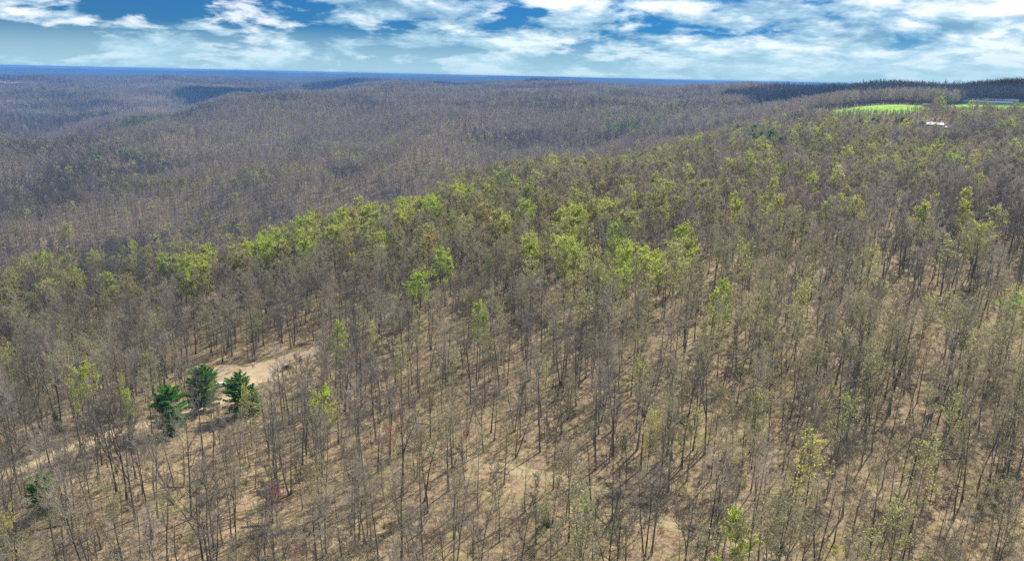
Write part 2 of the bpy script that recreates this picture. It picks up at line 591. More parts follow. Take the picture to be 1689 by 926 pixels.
def track(name, pts, mat, label, rag=0.25):
    P, Wd = [], []
    for px, py, w in pts:
        h = hit(px, py)
        P.append(h); Wd.append(w / 2)
    P, Wd = np.array(P), np.array(Wd)
    s = np.concatenate([[0], np.cumsum(np.hypot(*np.diff(P, axis=0).T))])
    n = max(int(s[-1] / 1.5), 8)
    q = np.linspace(0, s[-1], n)
    # smooth the polyline a little
    x, y, w = np.interp(q, s, P[:, 0]), np.interp(q, s, P[:, 1]), np.interp(q, s, Wd)
    ker = np.hanning(13); ker /= ker.sum()
    pad = lambda a: np.convolve(np.pad(a, 6, 'edge'), ker, 'valid')
    x, y = pad(x), pad(y)
    TRACKS.append((np.stack([x, y], 1), w))
    dx, dy = np.gradient(x), np.gradient(y)
    ln = np.hypot(dx, dy) + 1e-9
    nx, ny = -dy / ln, dx / ln
    K = 7
    X, Y, Z = [], [], []
    rng = np.random.RandomState(len(TRACKS))
    wl = w * (1 + rag * fbm(q / 6, q * 0, 3, 21)); wr = w * (1 + rag * fbm(q / 6, q * 0 + 9, 3, 22))
    for k in range(K):
        u = k / (K - 1) * 2 - 1
        off = np.where(u < 0, u * wl, u * wr)
        xx, yy = x + nx * off, y + ny * off
        X.append(xx); Y.append(yy)
        Z.append(ground_z(xx, yy) + (0.12 if 0 < k < K - 1 else -0.1))
    X, Y, Z = (np.stack(a, 1).ravel() for a in (X, Y, Z))
    link(name, grid_mesh(name, X, Y, Z, n, K, mat), kind='structure', label=label, cat='road')


track('dirt_road', [(318, 606, 7), (350, 611, 13), (395, 620, 30), (430, 614, 38), (465, 600, 30), (500, 585, 21), (520, 576, 12), (535, 570, 6)],
      M['dirt'], 'wide orange and tan dirt clearing where two vehicles stand')
track('dirt_road', [(428, 622, 14), (404, 640, 11), (370, 660, 10), (320, 678, 9), (265, 694, 8), (200, 712, 8), (150, 728, 8), (90, 752, 8), (40, 773, 8), (0, 788, 8), (-80, 815, 8)],
      M['track'], 'pale dirt track running out from the clearing past the three evergreens')
track('forest_path', [(600, 700, 3), (650, 722, 4.5), (700, 745, 6), (780, 764, 6), (860, 778, 6), (930, 795, 6), (990, 812, 5), (1040, 840, 4), (1090, 864, 4), (1150, 884, 4), (1250, 915, 4), (1330, 945, 4)],
      M['path'], 'faint grassy path crossing the open woods')
track('forest_path', [(1490, 300, 2), (1484, 330, 3), (1475, 365, 2.5), (1468, 400, 4), (1463, 425, 3), (1440, 470, 2)],
      M['path'], 'straight bare strip cut through the trees on the ridge top')



FIELDS = []


def field(name, poly_px, mat, label, cat, lift=0.4):
    P = [hit(px, py) or wpt(px, py, 5400) for px, py in poly_px]
    c = np.mean(P, axis=0)
    K, n = 8, len(P) * 6
    ring = []
    for i in range(len(P)):
        a, b2 = np.array(P[i]), np.array(P[(i + 1) % len(P)])
        for k in range(6):
            ring.append(a + (b2 - a) * k / 6)
    ring = np.array(ring)
    X, Y = [], []
    for k in range(K + 1):
        p = c + (ring - c) * (1 - k / K * 0.98)
        X.append(p[:, 0]); Y.append(p[:, 1])
    X, Y = np.concatenate(X), np.concatenate(Y)
    FIELDS.append(ring)
    link(name, grid_mesh(name, X, Y, ground_z(X, Y) + lift, K + 1, n, mat, True), kind='structure', label=label, cat=cat)


field('field', [(1325, 189), (1360, 184.5), (1400, 179), (1445, 174), (1490, 173), (1525, 175), (1540, 180), (1500, 187), (1440, 189), (1390, 191)], M['field'],
      'bright green open pasture on the ridge behind the woods', 'field')
field('field', [(1548, 175), (1600, 169.5), (1660, 168.5), (1740, 170), (1740, 186), (1600, 186), (1556, 183)], M['field'],
      'grass field in cloud shade around the long low sheds', 'field')
field('field', [(1632, 497), (1660, 490), (1720, 486), (1720, 508), (1650, 508)], M['grass'], 'small strip of green grass between bare trees', 'field', 0.15)
field('field', [(-40, 136), (10, 135.5), (44, 137), (20, 140), (-40, 141)], M['tanfield'], 'tan bare clearing far off on the wooded plateau', 'field', 6)


def inside(ring, x, y):
    c = np.zeros(len(x), bool)
    j = len(ring) - 1
    for i in range(len(ring)):
        xi, yi, xj, yj = *ring[i], *ring[j]
        cond = ((yi > y) != (yj > y)) & (x < (xj - xi) * (y - yi) / (yj - yi + 1e-12) + xi)
        c ^= cond
        j = i
    return c


def open_ground(x, y, margin=1.0, strip=True):
    """True where tracks and fields keep trees off"""
    bad = np.zeros(len(x), bool)
    for P, w in TRACKS:
        lo, hi = P.min(0) - 20, P.max(0) + 20
        idx = np.nonzero((x > lo[0]) & (x < hi[0]) & (y > lo[1]) & (y < hi[1]))[0]
        if len(idx):
            d = np.hypot(x[idx, None] - P[None, ::2, 0], y[idx, None] - P[None, ::2, 1]) - w[None, ::2]
            bad[idx[d.min(1) < (margin if w.max() > 2 else min(margin, .3))]] = True
    rad = np.hypot(x, y)
    for r in FIELDS:
        dpt = 190.0 if strip and 900 < np.hypot(*r.mean(0)) < 3000 else 0.0
        for st in ((0, .15, .3, .45, .6, .8, 1) if dpt else (0,)):
            kk = 1 + dpt * st / rad
            bad |= inside(r, x * kk, y * kk)
    return bad


# ------------------------------------------------------------------ tree makers
def unit(az, el):
    return Vector((math.cos(az) * math.cos(el), math.sin(az) * math.cos(el), math.sin(el)))


def hardwood(seed, H=22.0, r0=0.24, start=0.45, limbs=13, spread=5.0, fork=False, twin=False, lean=0.0, twn=9, sec=6,
             twl=1.5, tww=0.05, sides=6, leaves=0, lsize=0.35, wander=0.25, dead=False, thin=False):
    """returns (trunk MB, crown MB); crown material 0 = twig, 1 = leaf"""
    rng = random.Random(seed)
    T, C = MB(), MB()
    stems = []
    la = rng.uniform(0, 6.28)

    def stem(p0, d0, h, r):
        pts, p, d = [Vector(p0)], Vector(p0), Vector(d0).normalized()
        n = 9
        for i in range(n):
            d = (d + Vector((rng.gauss(0, 1), rng.gauss(0, 1), 0)) * wander * 0.12 + Vector((0, 0, 0.04))).normalized()
            p = p + d * h / n
            pts.append(p.copy())
        rad = [r * (1.35 if i == 0 else 1.0) * (1 - 0.93 * (i / n) ** 0.9) + 0.012 for i in range(n + 1)]
        T.tube(pts, rad, sides)
        stems.append((pts, rad))
    if twin:
        for s in (-1, 1):
            stem((0.18 * s * math.cos(la), 0.18 * s * math.sin(la), -0.4), (s * 0.13 * math.cos(la), s * 0.13 * math.sin(la), 1), H * 0.95, r0 * 0.8)
    else:
        stem((0, 0, -0.4), (math.cos(la) * lean, math.sin(la) * lean, 1), H * (0.97 if not fork else 0.93), r0)
    if fork:
        pts, rad = stems[0]
        p = pts[4]
        a = rng.uniform(0, 6.28)
        stem(p, (math.cos(a) * 0.42, math.sin(a) * 0.42, 1), H * 0.52, rad[4] * 0.85)
    for si, (pts, rad) in enumerate(stems):
        n = len(pts) - 1
        nl = limbs if si == 0 or twin else limbs // 2
        st = start if (si == 0 or twin) else 0.25
        for k in range(nl):
            u = st + (0.98 - st) * (k + rng.uniform(-.3, .3)) / max(nl - 1, 1)
            u = min(max(u, st), 0.99)
            i = min(int(u * n), n - 1)
            p = pts[i].lerp(pts[i + 1], u * n - i)
            rr0 = rad[i] * 0.55
            v = (u - st) / (1 - st)
            Ln = spread * (1.0 - 0.36 * v ** 2.2) * rng.uniform(0.7, 1.2) * (0.7 if v < 0.1 else 1)
            az = k * 2.4 + rng.uniform(-.5, .5)
            el = R_(16 + 46 * v + rng.uniform(-10, 14))
            d = unit(az, el)
            lp = [p]
            q = p.copy()
            for s in range(4):
                d = (d + Vector((rng.gauss(0, .13), rng.gauss(0, .13), 0.09 + rng.gauss(0, .07)))).normalized()
                q = q + d * Ln / 4
                lp.append(q.copy())
            T.tube(lp, [rr0, rr0 * .75, rr0 * .52, rr0 * .33, 0.012], max(3, sides - 2), cap=False)
            if dead:
                continue
            for j in range(sec):
                w = 0.25 + 0.75 * (j + rng.random()) / sec
                ii = min(int(w * 4), 3)
                b0 = lp[ii].lerp(lp[ii + 1], w * 4 - ii)
                dd = (lp[ii + 1] - lp[ii]).normalized()
                sd = (dd + Vector((rng.gauss(0, .6), rng.gauss(0, .6), rng.gauss(0.22, .4)))).normalized()
                sl_ = Ln * rng.uniform(0.25, 0.48)
                b1 = b0 + sd * sl_ * 0.5
                b2 = b1 + (sd + Vector((rng.gauss(0, .2), rng.gauss(0, .2), .25))).normalized() * sl_ * 0.5
                C.tube([b0, b1, b2], [max(rr0 * .3, .022), .02, .01], 3, 0, False)
                for w2 in range(twn):
                    s0 = b0.lerp(b1, rng.random()) if rng.random() < .35 else b1.lerp(b2, rng.random())
                    td = (sd + Vector((rng.gauss(0, .65), rng.gauss(0, .65), rng.gauss(.3, .5)))).normalized()
                    e = s0 + td * twl * rng.uniform(.5, 1.2)
                    C.blade(s0, e, tww, rng, 0)
                    if leaves and rng.random() < leaves:
                        for _ in range(3 if leaves > .8 and not thin else 1):
                            C.leafquad(s0.lerp(e, rng.uniform(.3, 1.1)) + Vector((rng.gauss(0, .15), rng.gauss(0, .15), rng.gauss(0, .15))), lsize * rng.uniform(.6, 1.3), rng, 1)
    return T, C


def pine(seed, H=17.0, spread=4.2, whorls=15, start=0.2, dens=1.0, blunt=0.6):
    rng = random.Random(seed)
    T, C = MB(), MB()
    pts = [Vector((rng.gauss(0, .06) * i, rng.gauss(0, .06) * i, -0.4 + (H * 0.98 + 0.4) * i / 7)) for i in range(8)]
    T.tube(pts, [0.30 * (1 - .93 * i / 7) + .015 for i in range(8)], 7)
    for k in range(whorls):
        v = k / (whorls - 1)
        z = H * (start + (0.97 - start) * v)
        prof = math.sqrt(max(.02, 1 - ((v - .36) / .67) ** 2)) if blunt < .9 else (1 - .85 * v)
        nb = 7 if v < .8 else 5
        for j in range(nb):
            if rng.random() < 0.10:
                continue
            az = j * 6.283 / nb + k * 0.7 + rng.uniform(-.3, .3)
            Ln = max(0.5, spread * prof * rng.uniform(.6, 1.2))
            d = unit(az, R_(-6 + 42 * v + rng.uniform(-10, 10)))
            i = min(int(z / H * 7), 6)
            p0 = pts[i].lerp(pts[i + 1], min(1, max(0, z / H * 7 - i)))
            p0 = Vector((p0.x, p0.y, z))
            p1 = p0 + d * Ln * .6
            p2 = p1 + (d + Vector((0, 0, .22))).normalized() * Ln * .4
            T.tube([p0, p1, p2], [.06 * (1 - .5 * v), .035, .01], 3, cap=False)
            for w in range(int((44 + 28 * Ln) * dens)):
                u = rng.uniform(.25, 1.03)
                q = p0.lerp(p1, u / .6) if u < .6 else p1.lerp(p2, (u - .6) / .4)
                side = d.cross(Vector((0, 0, 1))).normalized() * rng.gauss(0, .32) * (0.4 + Ln * .22)
                q = q + side + Vector((0, 0, rng.uniform(-.12, .22)))
                C.leafquad(q, rng.uniform(.28, .62), rng, 1, flat=1.0)
    return T, C


def sapling(seed, H=8.0, leafy=0.0, n=14):
    rng = random.Random(seed)
    C = MB()
    pts, p, d = [Vector((0, 0, -.2))], Vector((0, 0, -.2)), Vector((rng.gauss(0, .06), rng.gauss(0, .06), 1))
    for i in range(5):
        d = (d + Vector((rng.gauss(0, .05), rng.gauss(0, .05), 0))).normalized()
        p = p + d * H / 5
        pts.append(p.copy())
    C.tube(pts, [.07, .06, .05, .04, .025, .01], 4, 0)
    for k in range(n):
        u = rng.uniform(.3, 1) * 5
        i = min(int(u), 4)
        s0 = pts[i].lerp(pts[i + 1], u - i)
        e = s0 + unit(rng.uniform(0, 6.28), R_(rng.uniform(20, 65))) * H * rng.uniform(.1, .22)
        C.blade(s0, e, .05, rng, 0)
        for _ in range(4):
            a = s0.lerp(e, rng.uniform(.3, 1))
            q = a + Vector((rng.gauss(0, .5), rng.gauss(0, .5), rng.uniform(.1, .9)))
            C.blade(a, q, .035, rng, 0)
            if rng.random() < leafy:
                C.leafquad(q, rng.uniform(.15, .3), rng, 1)
    return C


def tuft(seed, r=1.0, h=1.0, n=40, leaf=0.5):
    rng = random.Random(seed)
    C = MB()
    for k in range(n):
        a = Vector((rng.gauss(0, r * .4), rng.gauss(0, r * .4), -.05))
        q = a + Vector((rng.gauss(0, .35), rng.gauss(0, .35), rng.uniform(.4, 1))) * h
        C.blade(a, q, .06, rng, 0)
        if rng.random() < leaf:
            C.leafquad(a.lerp(q, rng.uniform(.4, 1)), rng.uniform(.15, .32), rng, 1)
    return C


# shapes of bare hardwoods: kwargs and words for their label
SHAPES = [
    (dict(H=24, r0=.23, start=.52, limbs=12, spread=4.2), 'slim straight leafless tree'),
    (dict(H=22, r0=.27, start=.36, limbs=15, spread=6.2), 'broad spreading leafless tree'),
    (dict(H=23, r0=.27, start=.5, limbs=12, spread=4.8, fork=True), 'leafless tree forked halfway up'),
    (dict(H=21, r0=.25, start=.42, limbs=11, spread=4.4, twin=True), 'twin-stemmed leafless tree'),
    (dict(H=20, r0=.20, start=.40, limbs=13, spread=4.6, lean=.14, wander=.5), 'crooked leaning leafless tree'),
    (dict(H=17, r0=.17, start=.35, limbs=14, spread=3.6), 'low narrow leafless tree'),
]
rngp = random.Random(5)
BARE0, BUD0 = [], []
for i in range(12):
    kw = SHAPES[i % 6][0]
    T, C = hardwood(100 + i, **kw)
    BARE0.append((T.mesh('trunk', ['bark'], True), C.mesh('crown', [('twig', 'twig', 'twig_dark')[i % 3]])))
    T, C = hardwood(120 + i, leaves=.8, lsize=.36, **kw)
    BUD0.append((T.mesh('trunk', ['bark'], True), C.mesh('crown', ['twig', ('bud', 'bud_tan')[i % 2]])))
LEAFY_SHAPES = [(dict(H=22, r0=.24, start=.42, limbs=14, spread=5.6), 'rounded'), (dict(H=20, r0=.22, start=.35, limbs=14, spread=4.2), 'narrow upright'),
                (dict(H=23, r0=.26, start=.40, limbs=13, spread=5.6, fork=True), 'broad forked'), (dict(H=17, r0=.18, start=.3, limbs=13, spread=4.4), 'small bushy')]
LEAFY0 = []
for i, (kw, _) in enumerate(LEAFY_SHAPES):
    T, C = hardwood(200 + i, leaves=.97, lsize=.52, twn=10, **kw)
    LEAFY0.append((T.mesh('trunk', ['bark'], True), C))
THIN0 = [hardwood(200 + i, leaves=.9 if i else .8, lsize=.48, twn=10, thin=True, **kw)[1] for i, (kw, _) in enumerate(LEAFY_SHAPES)]
LEAFY_CROWN = {}


def leafy_crown(shape, colour, thin=False):
    if (shape, colour, thin) not in LEAFY_CROWN:
        LEAFY_CROWN[(shape, colour, thin)] = (THIN0[shape] if thin else LEAFY0[shape][1]).mesh('crown', ['twig', colour])
    return LEAFY_CROWN[(shape, colour, thin)]


# ------------------------------------------------------------------ prototypes for the masses (never linked to the scene)
protos = bpy.data.collections.new('forest_prototypes')
PIDX = {}


def proto(key, me):
    o = bpy.data.objects.new('p%03d' % len(PIDX), me)
    protos.objects.link(o)
    PIDX[key] = len(PIDX)


def joined(parts, mats, name):
    """merge (MB, material shift) into one mesh"""
    o = MB()
    for mb, sh in parts:
        b0 = len(o.v)
        o.v += mb.v
        o.f += [tuple(b0 + k for k in f) for f in mb.f]
        o.m += [k + sh for k in mb.m]
    return o.mesh(name, mats)


for i in range(12):
    kw = SHAPES[i % 6][0]
    T, C = hardwood(300 + i, sides=5, **kw)
    proto(('bare0', i), joined([(T, 0), (C, 1)], ['bark', ('twig', 'twig', 'twig_dark')[i % 3]], 'tree'))
    T, C = hardwood(320 + i, sides=5, leaves=.8, lsize=.36, **kw)
    proto(('bud0', i), joined([(T, 0), (C, 1)], ['bark', 'twig', ('bud', 'bud_tan', 'bud', 'pale', 'bud_tan', 'bud')[i % 6]], 'tree'))
for i in range(6):
    kw = dict(SHAPES[i % 5][0])
    kw['limbs'] = 9
    T, C = hardwood(340 + i, sides=4, sec=4, twn=8, tww=.12, twl=1.8, **kw)
    proto(('bare1', i), joined([(T, 0), (C, 1)], ['bark', ('twig', 'twig', 'twig_dark', 'twig_dark', 'twig_warm', 'twig_warm')[i]], 'tree'))
    T, C = hardwood(360 + i, sides=4, sec=4, twn=7, tww=.11, twl=1.8, leaves=.95, lsize=.62, **kw)
    proto(('bud1', i), joined([(T, 0), (C, 1)], ['bark', 'twig', ('bud', 'bud_tan', 'bud', 'bud_tan', 'pale', 'green')[i]], 'tree'))
for i in range(6):
    kw = dict(SHAPES[i % 4][0])
    kw['limbs'] = 7
    T, C = hardwood(380 + i, sides=3, sec=3, twn=7, tww=.25, twl=2.3, **kw)
    proto(('bare2', i), joined([(T, 0), (C, 1)], ['bark', ('twig', 'twig', 'twig_dark', 'twig_dark', 'twig_warm', 'twig_warm')[i]], 'tree'))
for i in range(4):
    kw = dict(SHAPES[i % 4][0])
    kw['limbs'] = 7
    T, C = hardwood(390 + i, sides=3, sec=3, twn=7, tww=.24, twl=2.3, leaves=.8, lsize=1.0, **kw)
    proto(('leaf2', i), joined([(T, 0), (C, 1)], ['bark', 'twig', ('green', 'pale', 'bud', 'yellow')[i]], 'tree'))


def stand(x, y, rs, span):
    """which of the six bare kinds: neighbours tend to be alike"""
    v = fbm(x / span, y / span, 3, 81) + rs.normal(0, .35, len(x))
    w = fbm(x / span + 40, y / span, 3, 83) + rs.normal(0, .35, len(x))
    return np.where(v > .45, 2, np.where(w > .40, 4, 0)) + rs.choice(2, len(x))


T, C = pine(70, H=18, whorls=9, dens=.5)
proto(('pine2', 0), joined([(T, 0), (C, 1)], ['bark', 'twig', 'needle'], 'tree'))
for i in range(4):
    proto(('sap', i), sapling(400 + i, H=(8, 6, 10, 7)[i], leafy=(0, .25, 0, .5)[i]).mesh('sapling', ['twig', 'bud']))
for i, (lf, mt, r, h) in enumerate([(.2, 'bud', 1.2, 1.1), (.6, 'shrub', 1.4, 1.2), (.0, 'bud', 1.6, .9), (.5, 'deadgrass', 1.5, .6), (.8, 'green', .9, .8)]):
    proto(('tuft', i), tuft(420 + i, r, h, 46, lf).mesh('tuft', ['brush' if i != 3 else 'deadgrass', mt]))


def node_group():
    g = bpy.data.node_groups.new('scatter', 'GeometryNodeTree')
    g.interface.new_socket('Geometry', in_out='INPUT', socket_type='NodeSocketGeometry')
    g.interface.new_socket('Geometry', in_out='OUTPUT', socket_type='NodeSocketGeometry')
    gi, go = g.nodes.new('NodeGroupInput'), g.nodes.new('NodeGroupOutput')
    ci = g.nodes.new('GeometryNodeCollectionInfo')
    ci.inputs['Collection'].default_value = protos
    ci.inputs['Separate Children'].default_value = True
    ci.inputs['Reset Children'].default_value = True
    ip = g.nodes.new('GeometryNodeInstanceOnPoints')
    ip.inputs['Pick Instance'].default_value = True

    def attr(nm, ty):
        a = g.nodes.new('GeometryNodeInputNamedAttribute')
        a.data_type = ty
        a.inputs['Name'].default_value = nm
        return a.outputs['Attribute']
    g.links.new(gi.outputs[0], ip.inputs['Points'])
    g.links.new(ci.outputs[0], ip.inputs['Instance'])
    g.links.new(attr('pick', 'INT'), ip.inputs['Instance Index'])
    g.links.new(attr('turn', 'FLOAT_VECTOR'), ip.inputs['Rotation'])
    g.links.new(attr('size', 'FLOAT_VECTOR'), ip.inputs['Scale'])
    g.links.new(ip.outputs[0], go.inputs[0])
    return g


NG = node_group()


def mass(name, x, y, pick, size, label, cat, seed=0, tilt=.04, sink=0.0):
    rs = np.random.RandomState(seed)
    n = len(x)
    z = ground_z(x, y) - sink
    me = bpy.data.meshes.new(name)
    me.vertices.add(n)
    me.vertices.foreach_set('co', np.stack([x, y, z], 1).ravel())
    a = me.attributes.new('pick', 'INT', 'POINT')
    a.data.foreach_set('value', np.asarray(pick, np.int32))
    a = me.attributes.new('turn', 'FLOAT_VECTOR', 'POINT')
    a.data.foreach_set('vector', np.stack([rs.normal(0, tilt, n), rs.normal(0, tilt, n), rs.uniform(0, 6.283, n)], 1).ravel())
    a = me.attributes.new('size', 'FLOAT_VECTOR', 'POINT')
    a.data.foreach_set('vector', np.stack([size, size, size * rs.uniform(.9, 1.1, n)], 1).ravel())
    o = link(name, me, kind='stuff', label=label, cat=cat)
    md = o.modifiers.new('scatter', 'NODES')
    md.node_group = NG
    print('MASS', name, n)
    return o


def scatter(r0, r1, step, seed, half=39.0):
    """jittered grid over the wedge of country that the view takes in"""
    rs = np.random.RandomState(seed)
    lim = r1
    xs = np.arange(-lim * math.sin(R_(half)) - step, lim * math.sin(R_(half)) + step, step)
    ys = np.arange(r0 * .6, lim + step, step)
    X, Y = np.meshgrid(xs, ys)
    X = X.ravel() + rs.uniform(-.48, .48, X.size) * step
    Y = Y.ravel() + rs.uniform(-.48, .48, Y.size) * step
    r = np.hypot(X, Y)
    az = np.degrees(np.arctan2(X, Y))
    k = (r >= r0) & (r < r1) & (np.abs(az) < np.where(r < 400, half + 9, half))
    return X[k], Y[k], rs


# ------------------------------------------------------------------ single leafing trees, placed from the photograph
# (crown centre px, py, colour, width in photo pixels)
LEAFING = [
    (507, 417, 'green', 38), (550, 407, 'green', 30), (469, 420, 'pale', 26), (449, 433, 'green', 26), (423, 440, 'green', 26), (632, 405, 'green', 22), (627, 428, 'green', 20),
    (582, 440, 'yellow', 16), (705, 427, 'orange', 36), (734, 459, 'green', 32), (690, 497, 'green', 44), (825, 388, 'pale', 34), (797, 372, 'orange', 28), (637, 359, 'pale', 30),
    (666, 362, 'green', 26), (689, 352, 'yellow', 18), (695, 365, 'green', 24), (582, 378, 'orange', 28), (624, 385, 'pale', 34), (601, 362, 'pale', 24), (721, 339, 'green', 20),
    (757, 323, 'green', 24), (757, 340, 'green', 26), (786, 320, 'green', 20), (820, 315, 'green', 24), (802, 333, 'yellow', 22), (723, 315, 'yellow', 12), (517, 399, 'pale', 26),
    (465, 443, 'orange', 30), (511, 368, 'pale', 20), (439, 229, 'yellow', 12), (469, 229, 'yellow', 12), (632, 283, 'pale', 16), (765, 245, 'green', 15), (780, 240, 'green', 15), (795, 234, 'green', 15), (808, 229, 'green', 14), (831, 219, 'green', 14),
    (850, 326, 'yellow', 28), (869, 339, 'yellow', 22), (991, 333, 'orange', 30), (991, 354, 'green', 16), (1036, 342, 'pale', 26), (1085, 321, 'yellow', 22), (1200, 296, 'yellow', 24), (1141, 323, 'yellow', 20),
    (1162, 326, 'pale', 22), (1219, 359, 'yellow', 22), (1255, 346, 'green', 18), (953, 381, 'green', 34), (942, 404, 'green', 22), (950, 446, 'green', 38), (1010, 407, 'green', 28), (1012, 425, 'green', 26),
    (1136, 410, 'yellow', 32), (1138, 424, 'green', 26), (1070, 465, 'green', 50), (1026, 456, 'green', 32), (1012, 482, 'green', 34), (1086, 449, 'green', 28), (1038, 261, 'green', 22), (976, 261, 'pale', 20),
    (908, 279, 'green', 22), (1154, 235, 'pale', 20), (1151, 248, 'pale', 20), (1183, 239, 'pale', 34), (1196, 216, 'green', 14), (863, 229, 'green', 16), (859, 266, 'pale', 14), (908, 253, 'green', 12),
    (1190, 494, 'green', 22), (1198, 507, 'green', 18), (1177, 514, 'green', 18), (961, 514, 'pale', 30), (908, 520, 'orange', 30), (1161, 469, 'pale', 26), (1229, 446, 'yellow', 32), (1190, 556, 'pale', 24),
    (1055, 637, 'yellow', 32), (1106, 647, 'pale', 30), (1271, 329, 'green', 18), (1335, 323, 'yellow', 28), (1377, 313, 'pale', 26), (1409, 366, 'yellow', 30), (1362, 360, 'pale', 22), (1279, 362, 'yellow', 24),
    (1532, 345, 'yellow', 20), (1516, 378, 'yellow', 24), (1584, 352, 'yellow', 26), (1587, 375, 'yellow', 26), (1607, 410, 'yellow', 26), (1529, 316, 'pale', 22), (1435, 449, 'yellow', 24), (1338, 475, 'pale', 32),
    (1312, 511, 'yellow', 36), (1671, 535, 'yellow', 34), (1526, 524, 'pale', 28), (1526, 594, 'orange', 32), (1571, 524, 'pale', 32), (1273, 572, 'yellow', 26), (1383, 585, 'pale', 30), (1333, 800, 'yellow', 44),
    (1212, 910, 'green', 40), (1476, 885, 'pale', 44), (159, 435, 'green', 26), (87, 456, 'green', 24), (42, 466, 'pale', 30), (224, 417, 'yellow', 22), (261, 409, 'pale', 22), (377, 407, 'green', 20),
    (303, 462, 'green', 32), (340, 474, 'green', 30), (386, 448, 'green', 22), (413, 440, 'green', 24), (112, 390, 'yellow', 18), (224, 300, 'green', 13), (113, 291, 'pale', 20), (207, 359, 'pale', 14),
    (386, 307, 'pale', 14), (389, 334, 'pale', 14), (395, 263, 'pale', 16), (16, 625, 'yellow', 34), (132, 648, 'green', 30), (201, 649, 'yellow', 16), (263, 559, 'pale', 34), (561, 574, 'green', 26),
    (619, 570, 'yellow', 24), (529, 690, 'green', 40), (411, 680, 'yellow', 30), (214, 682, 'green', 14), (792, 533, 'green', 22), (797, 552, 'green', 20), (828, 540, 'pale', 22), (688, 560, 'pale', 22),
    (1491, 219, 'yellow', 20), (1538, 266, 'yellow', 26), (1567, 286, 'green', 30), (1662, 218, 'yellow', 18), (1604, 276, 'orange', 22), (1343, 234, 'green', 20), (1397, 272, 'yellow', 26), (14, 905, 'yellow', 34),
    (745, 300, 'pale', 16), (590, 395, 'pale', 26), (655, 380, 'pale', 30), (560, 385, 'green', 24), (1100, 470, 'pale', 30), (985, 465, 'pale', 30), (905, 415, 'pale', 26), (860, 365, 'pale', 24), (770, 395, 'pale', 26),
    (1320, 520, 'yellow', 26), (1240, 520, 'pale', 26), (1640, 380, 'pale', 24), (1560, 440, 'pale', 28), (1605, 590, 'pale', 32), (1440, 640, 'pale', 32), (1390, 700, 'pale', 34), (1560, 700, 'pale', 36), (1520, 790, 'pale', 36),
    (1250, 690, 'pale', 32), (1140, 720, 'pale', 34), (1072, 722, 'yellow', 32), (660, 600, 'pale', 26), (745, 620, 'pale', 26), (905, 640, 'pale', 26), (250, 620, 'pale', 26), (90, 620, 'pale', 28),
    (538, 674, 'red', 30), (640, 710, 'red', 34), (452, 806, 'red', 30), (150, 852, 'red', 34), (487, 892, 'red', 24), (600, 585, 'red', 18), (770, 700, 'red', 18)]
COLOUR_WORD = {'green': 'bright green', 'yellow': 'yellow', 'pale': 'pale green', 'orange': 'tan-orange', 'red': 'red-budded'}
# more of the soft yellow-green crowns along the valley edge and in the middle of the ridge
rnge = random.Random(12)
for q in range(58):
    u = rnge.random()
    LEAFING.append((300 + 470 * u + rnge.gauss(0, 12), 462 - 128 * u + rnge.uniform(-16, 30), rnge.choice(('green', 'pale', 'pale', 'yellow', 'green')), rnge.uniform(20, 34)))
for q in range(34):
    LEAFING.append((rnge.uniform(830, 1130), rnge.uniform(365, 505), rnge.choice(('green', 'pale', 'pale', 'yellow')), rnge.uniform(22, 36)))
TAKEN = []            # (x, y, radius) that the scattered trees keep clear of
rngl = random.Random(8)
for px, py, colour, w in LEAFING:
    s = 3 if (w < 18 or colour == 'red') else rngl.choice((0, 0, 1, 2))
    Ht = LEAFY_SHAPES[s][0]['H']
    spot = hit(px, py, 0.70 * Ht)
    if spot is None:
        continue
    x, y = spot
    z = gz(x, y)
    dist = math.sqrt(x * x + y * y + (CAM_Z - z) ** 2)
    spread = LEAFY_SHAPES[s][0]['spread'] * 1.75
    k = min(max(1.2 * (w * dist / FPX) / spread, 0.6), 1.45)
    if colour == 'red':
        k = min(k, .7)
    near_road = open_ground(np.array([x]), np.array([y]), 14.0)[0]
    where = ('beside the dirt clearing or track' if near_road else 'on the valley slope below the ridge' if (z < -45) else
             'towards the pasture end of the ridge' if dist > 800 else 'among bare trees on the ridge')
    red = colour == 'red'
    root = link('red_maple' if red else 'leafing_tree', None, None, (x, y, z), rngl.uniform(0, 6.28),
                f"{LEAFY_SHAPES[s][1]} {COLOUR_WORD[colour]} {'maple' if red else 'leafing tree'} {where}", 'tree', 'trees coming into leaf')
    hz = k * rngl.uniform(.92, 1.12)
    root.scale = (k, k, min(max(hz, 1.05), 1.3) if not red else k)
    link('trunk', LEAFY0[s][0], root)
    link('crown', leafy_crown(s, colour, red or (dist < 400 and colour in ('pale', 'yellow', 'orange'))), root)
    for sh in (0, 5):
        TAKEN.append((x - x / math.hypot(x, y) * sh, y - y / math.hypot(x, y) * sh, 4.0 * k))

# ------------------------------------------------------------------ evergreens
PINES = {'round': pine(61, 17, 6.4, 15, .16, 1.7), 'tall': pine(62, 20, 5.8, 16, .28, 1.6, blunt=.7), 'cone': pine(63, 15, 4.6, 14, .08, 1.5, blunt=1.0)}
PINES = {k: (a.mesh('trunk', ['bark'], True), b_.mesh('crown', ['twig', 'needle'])) for k, (a, b_) in PINES.items()}


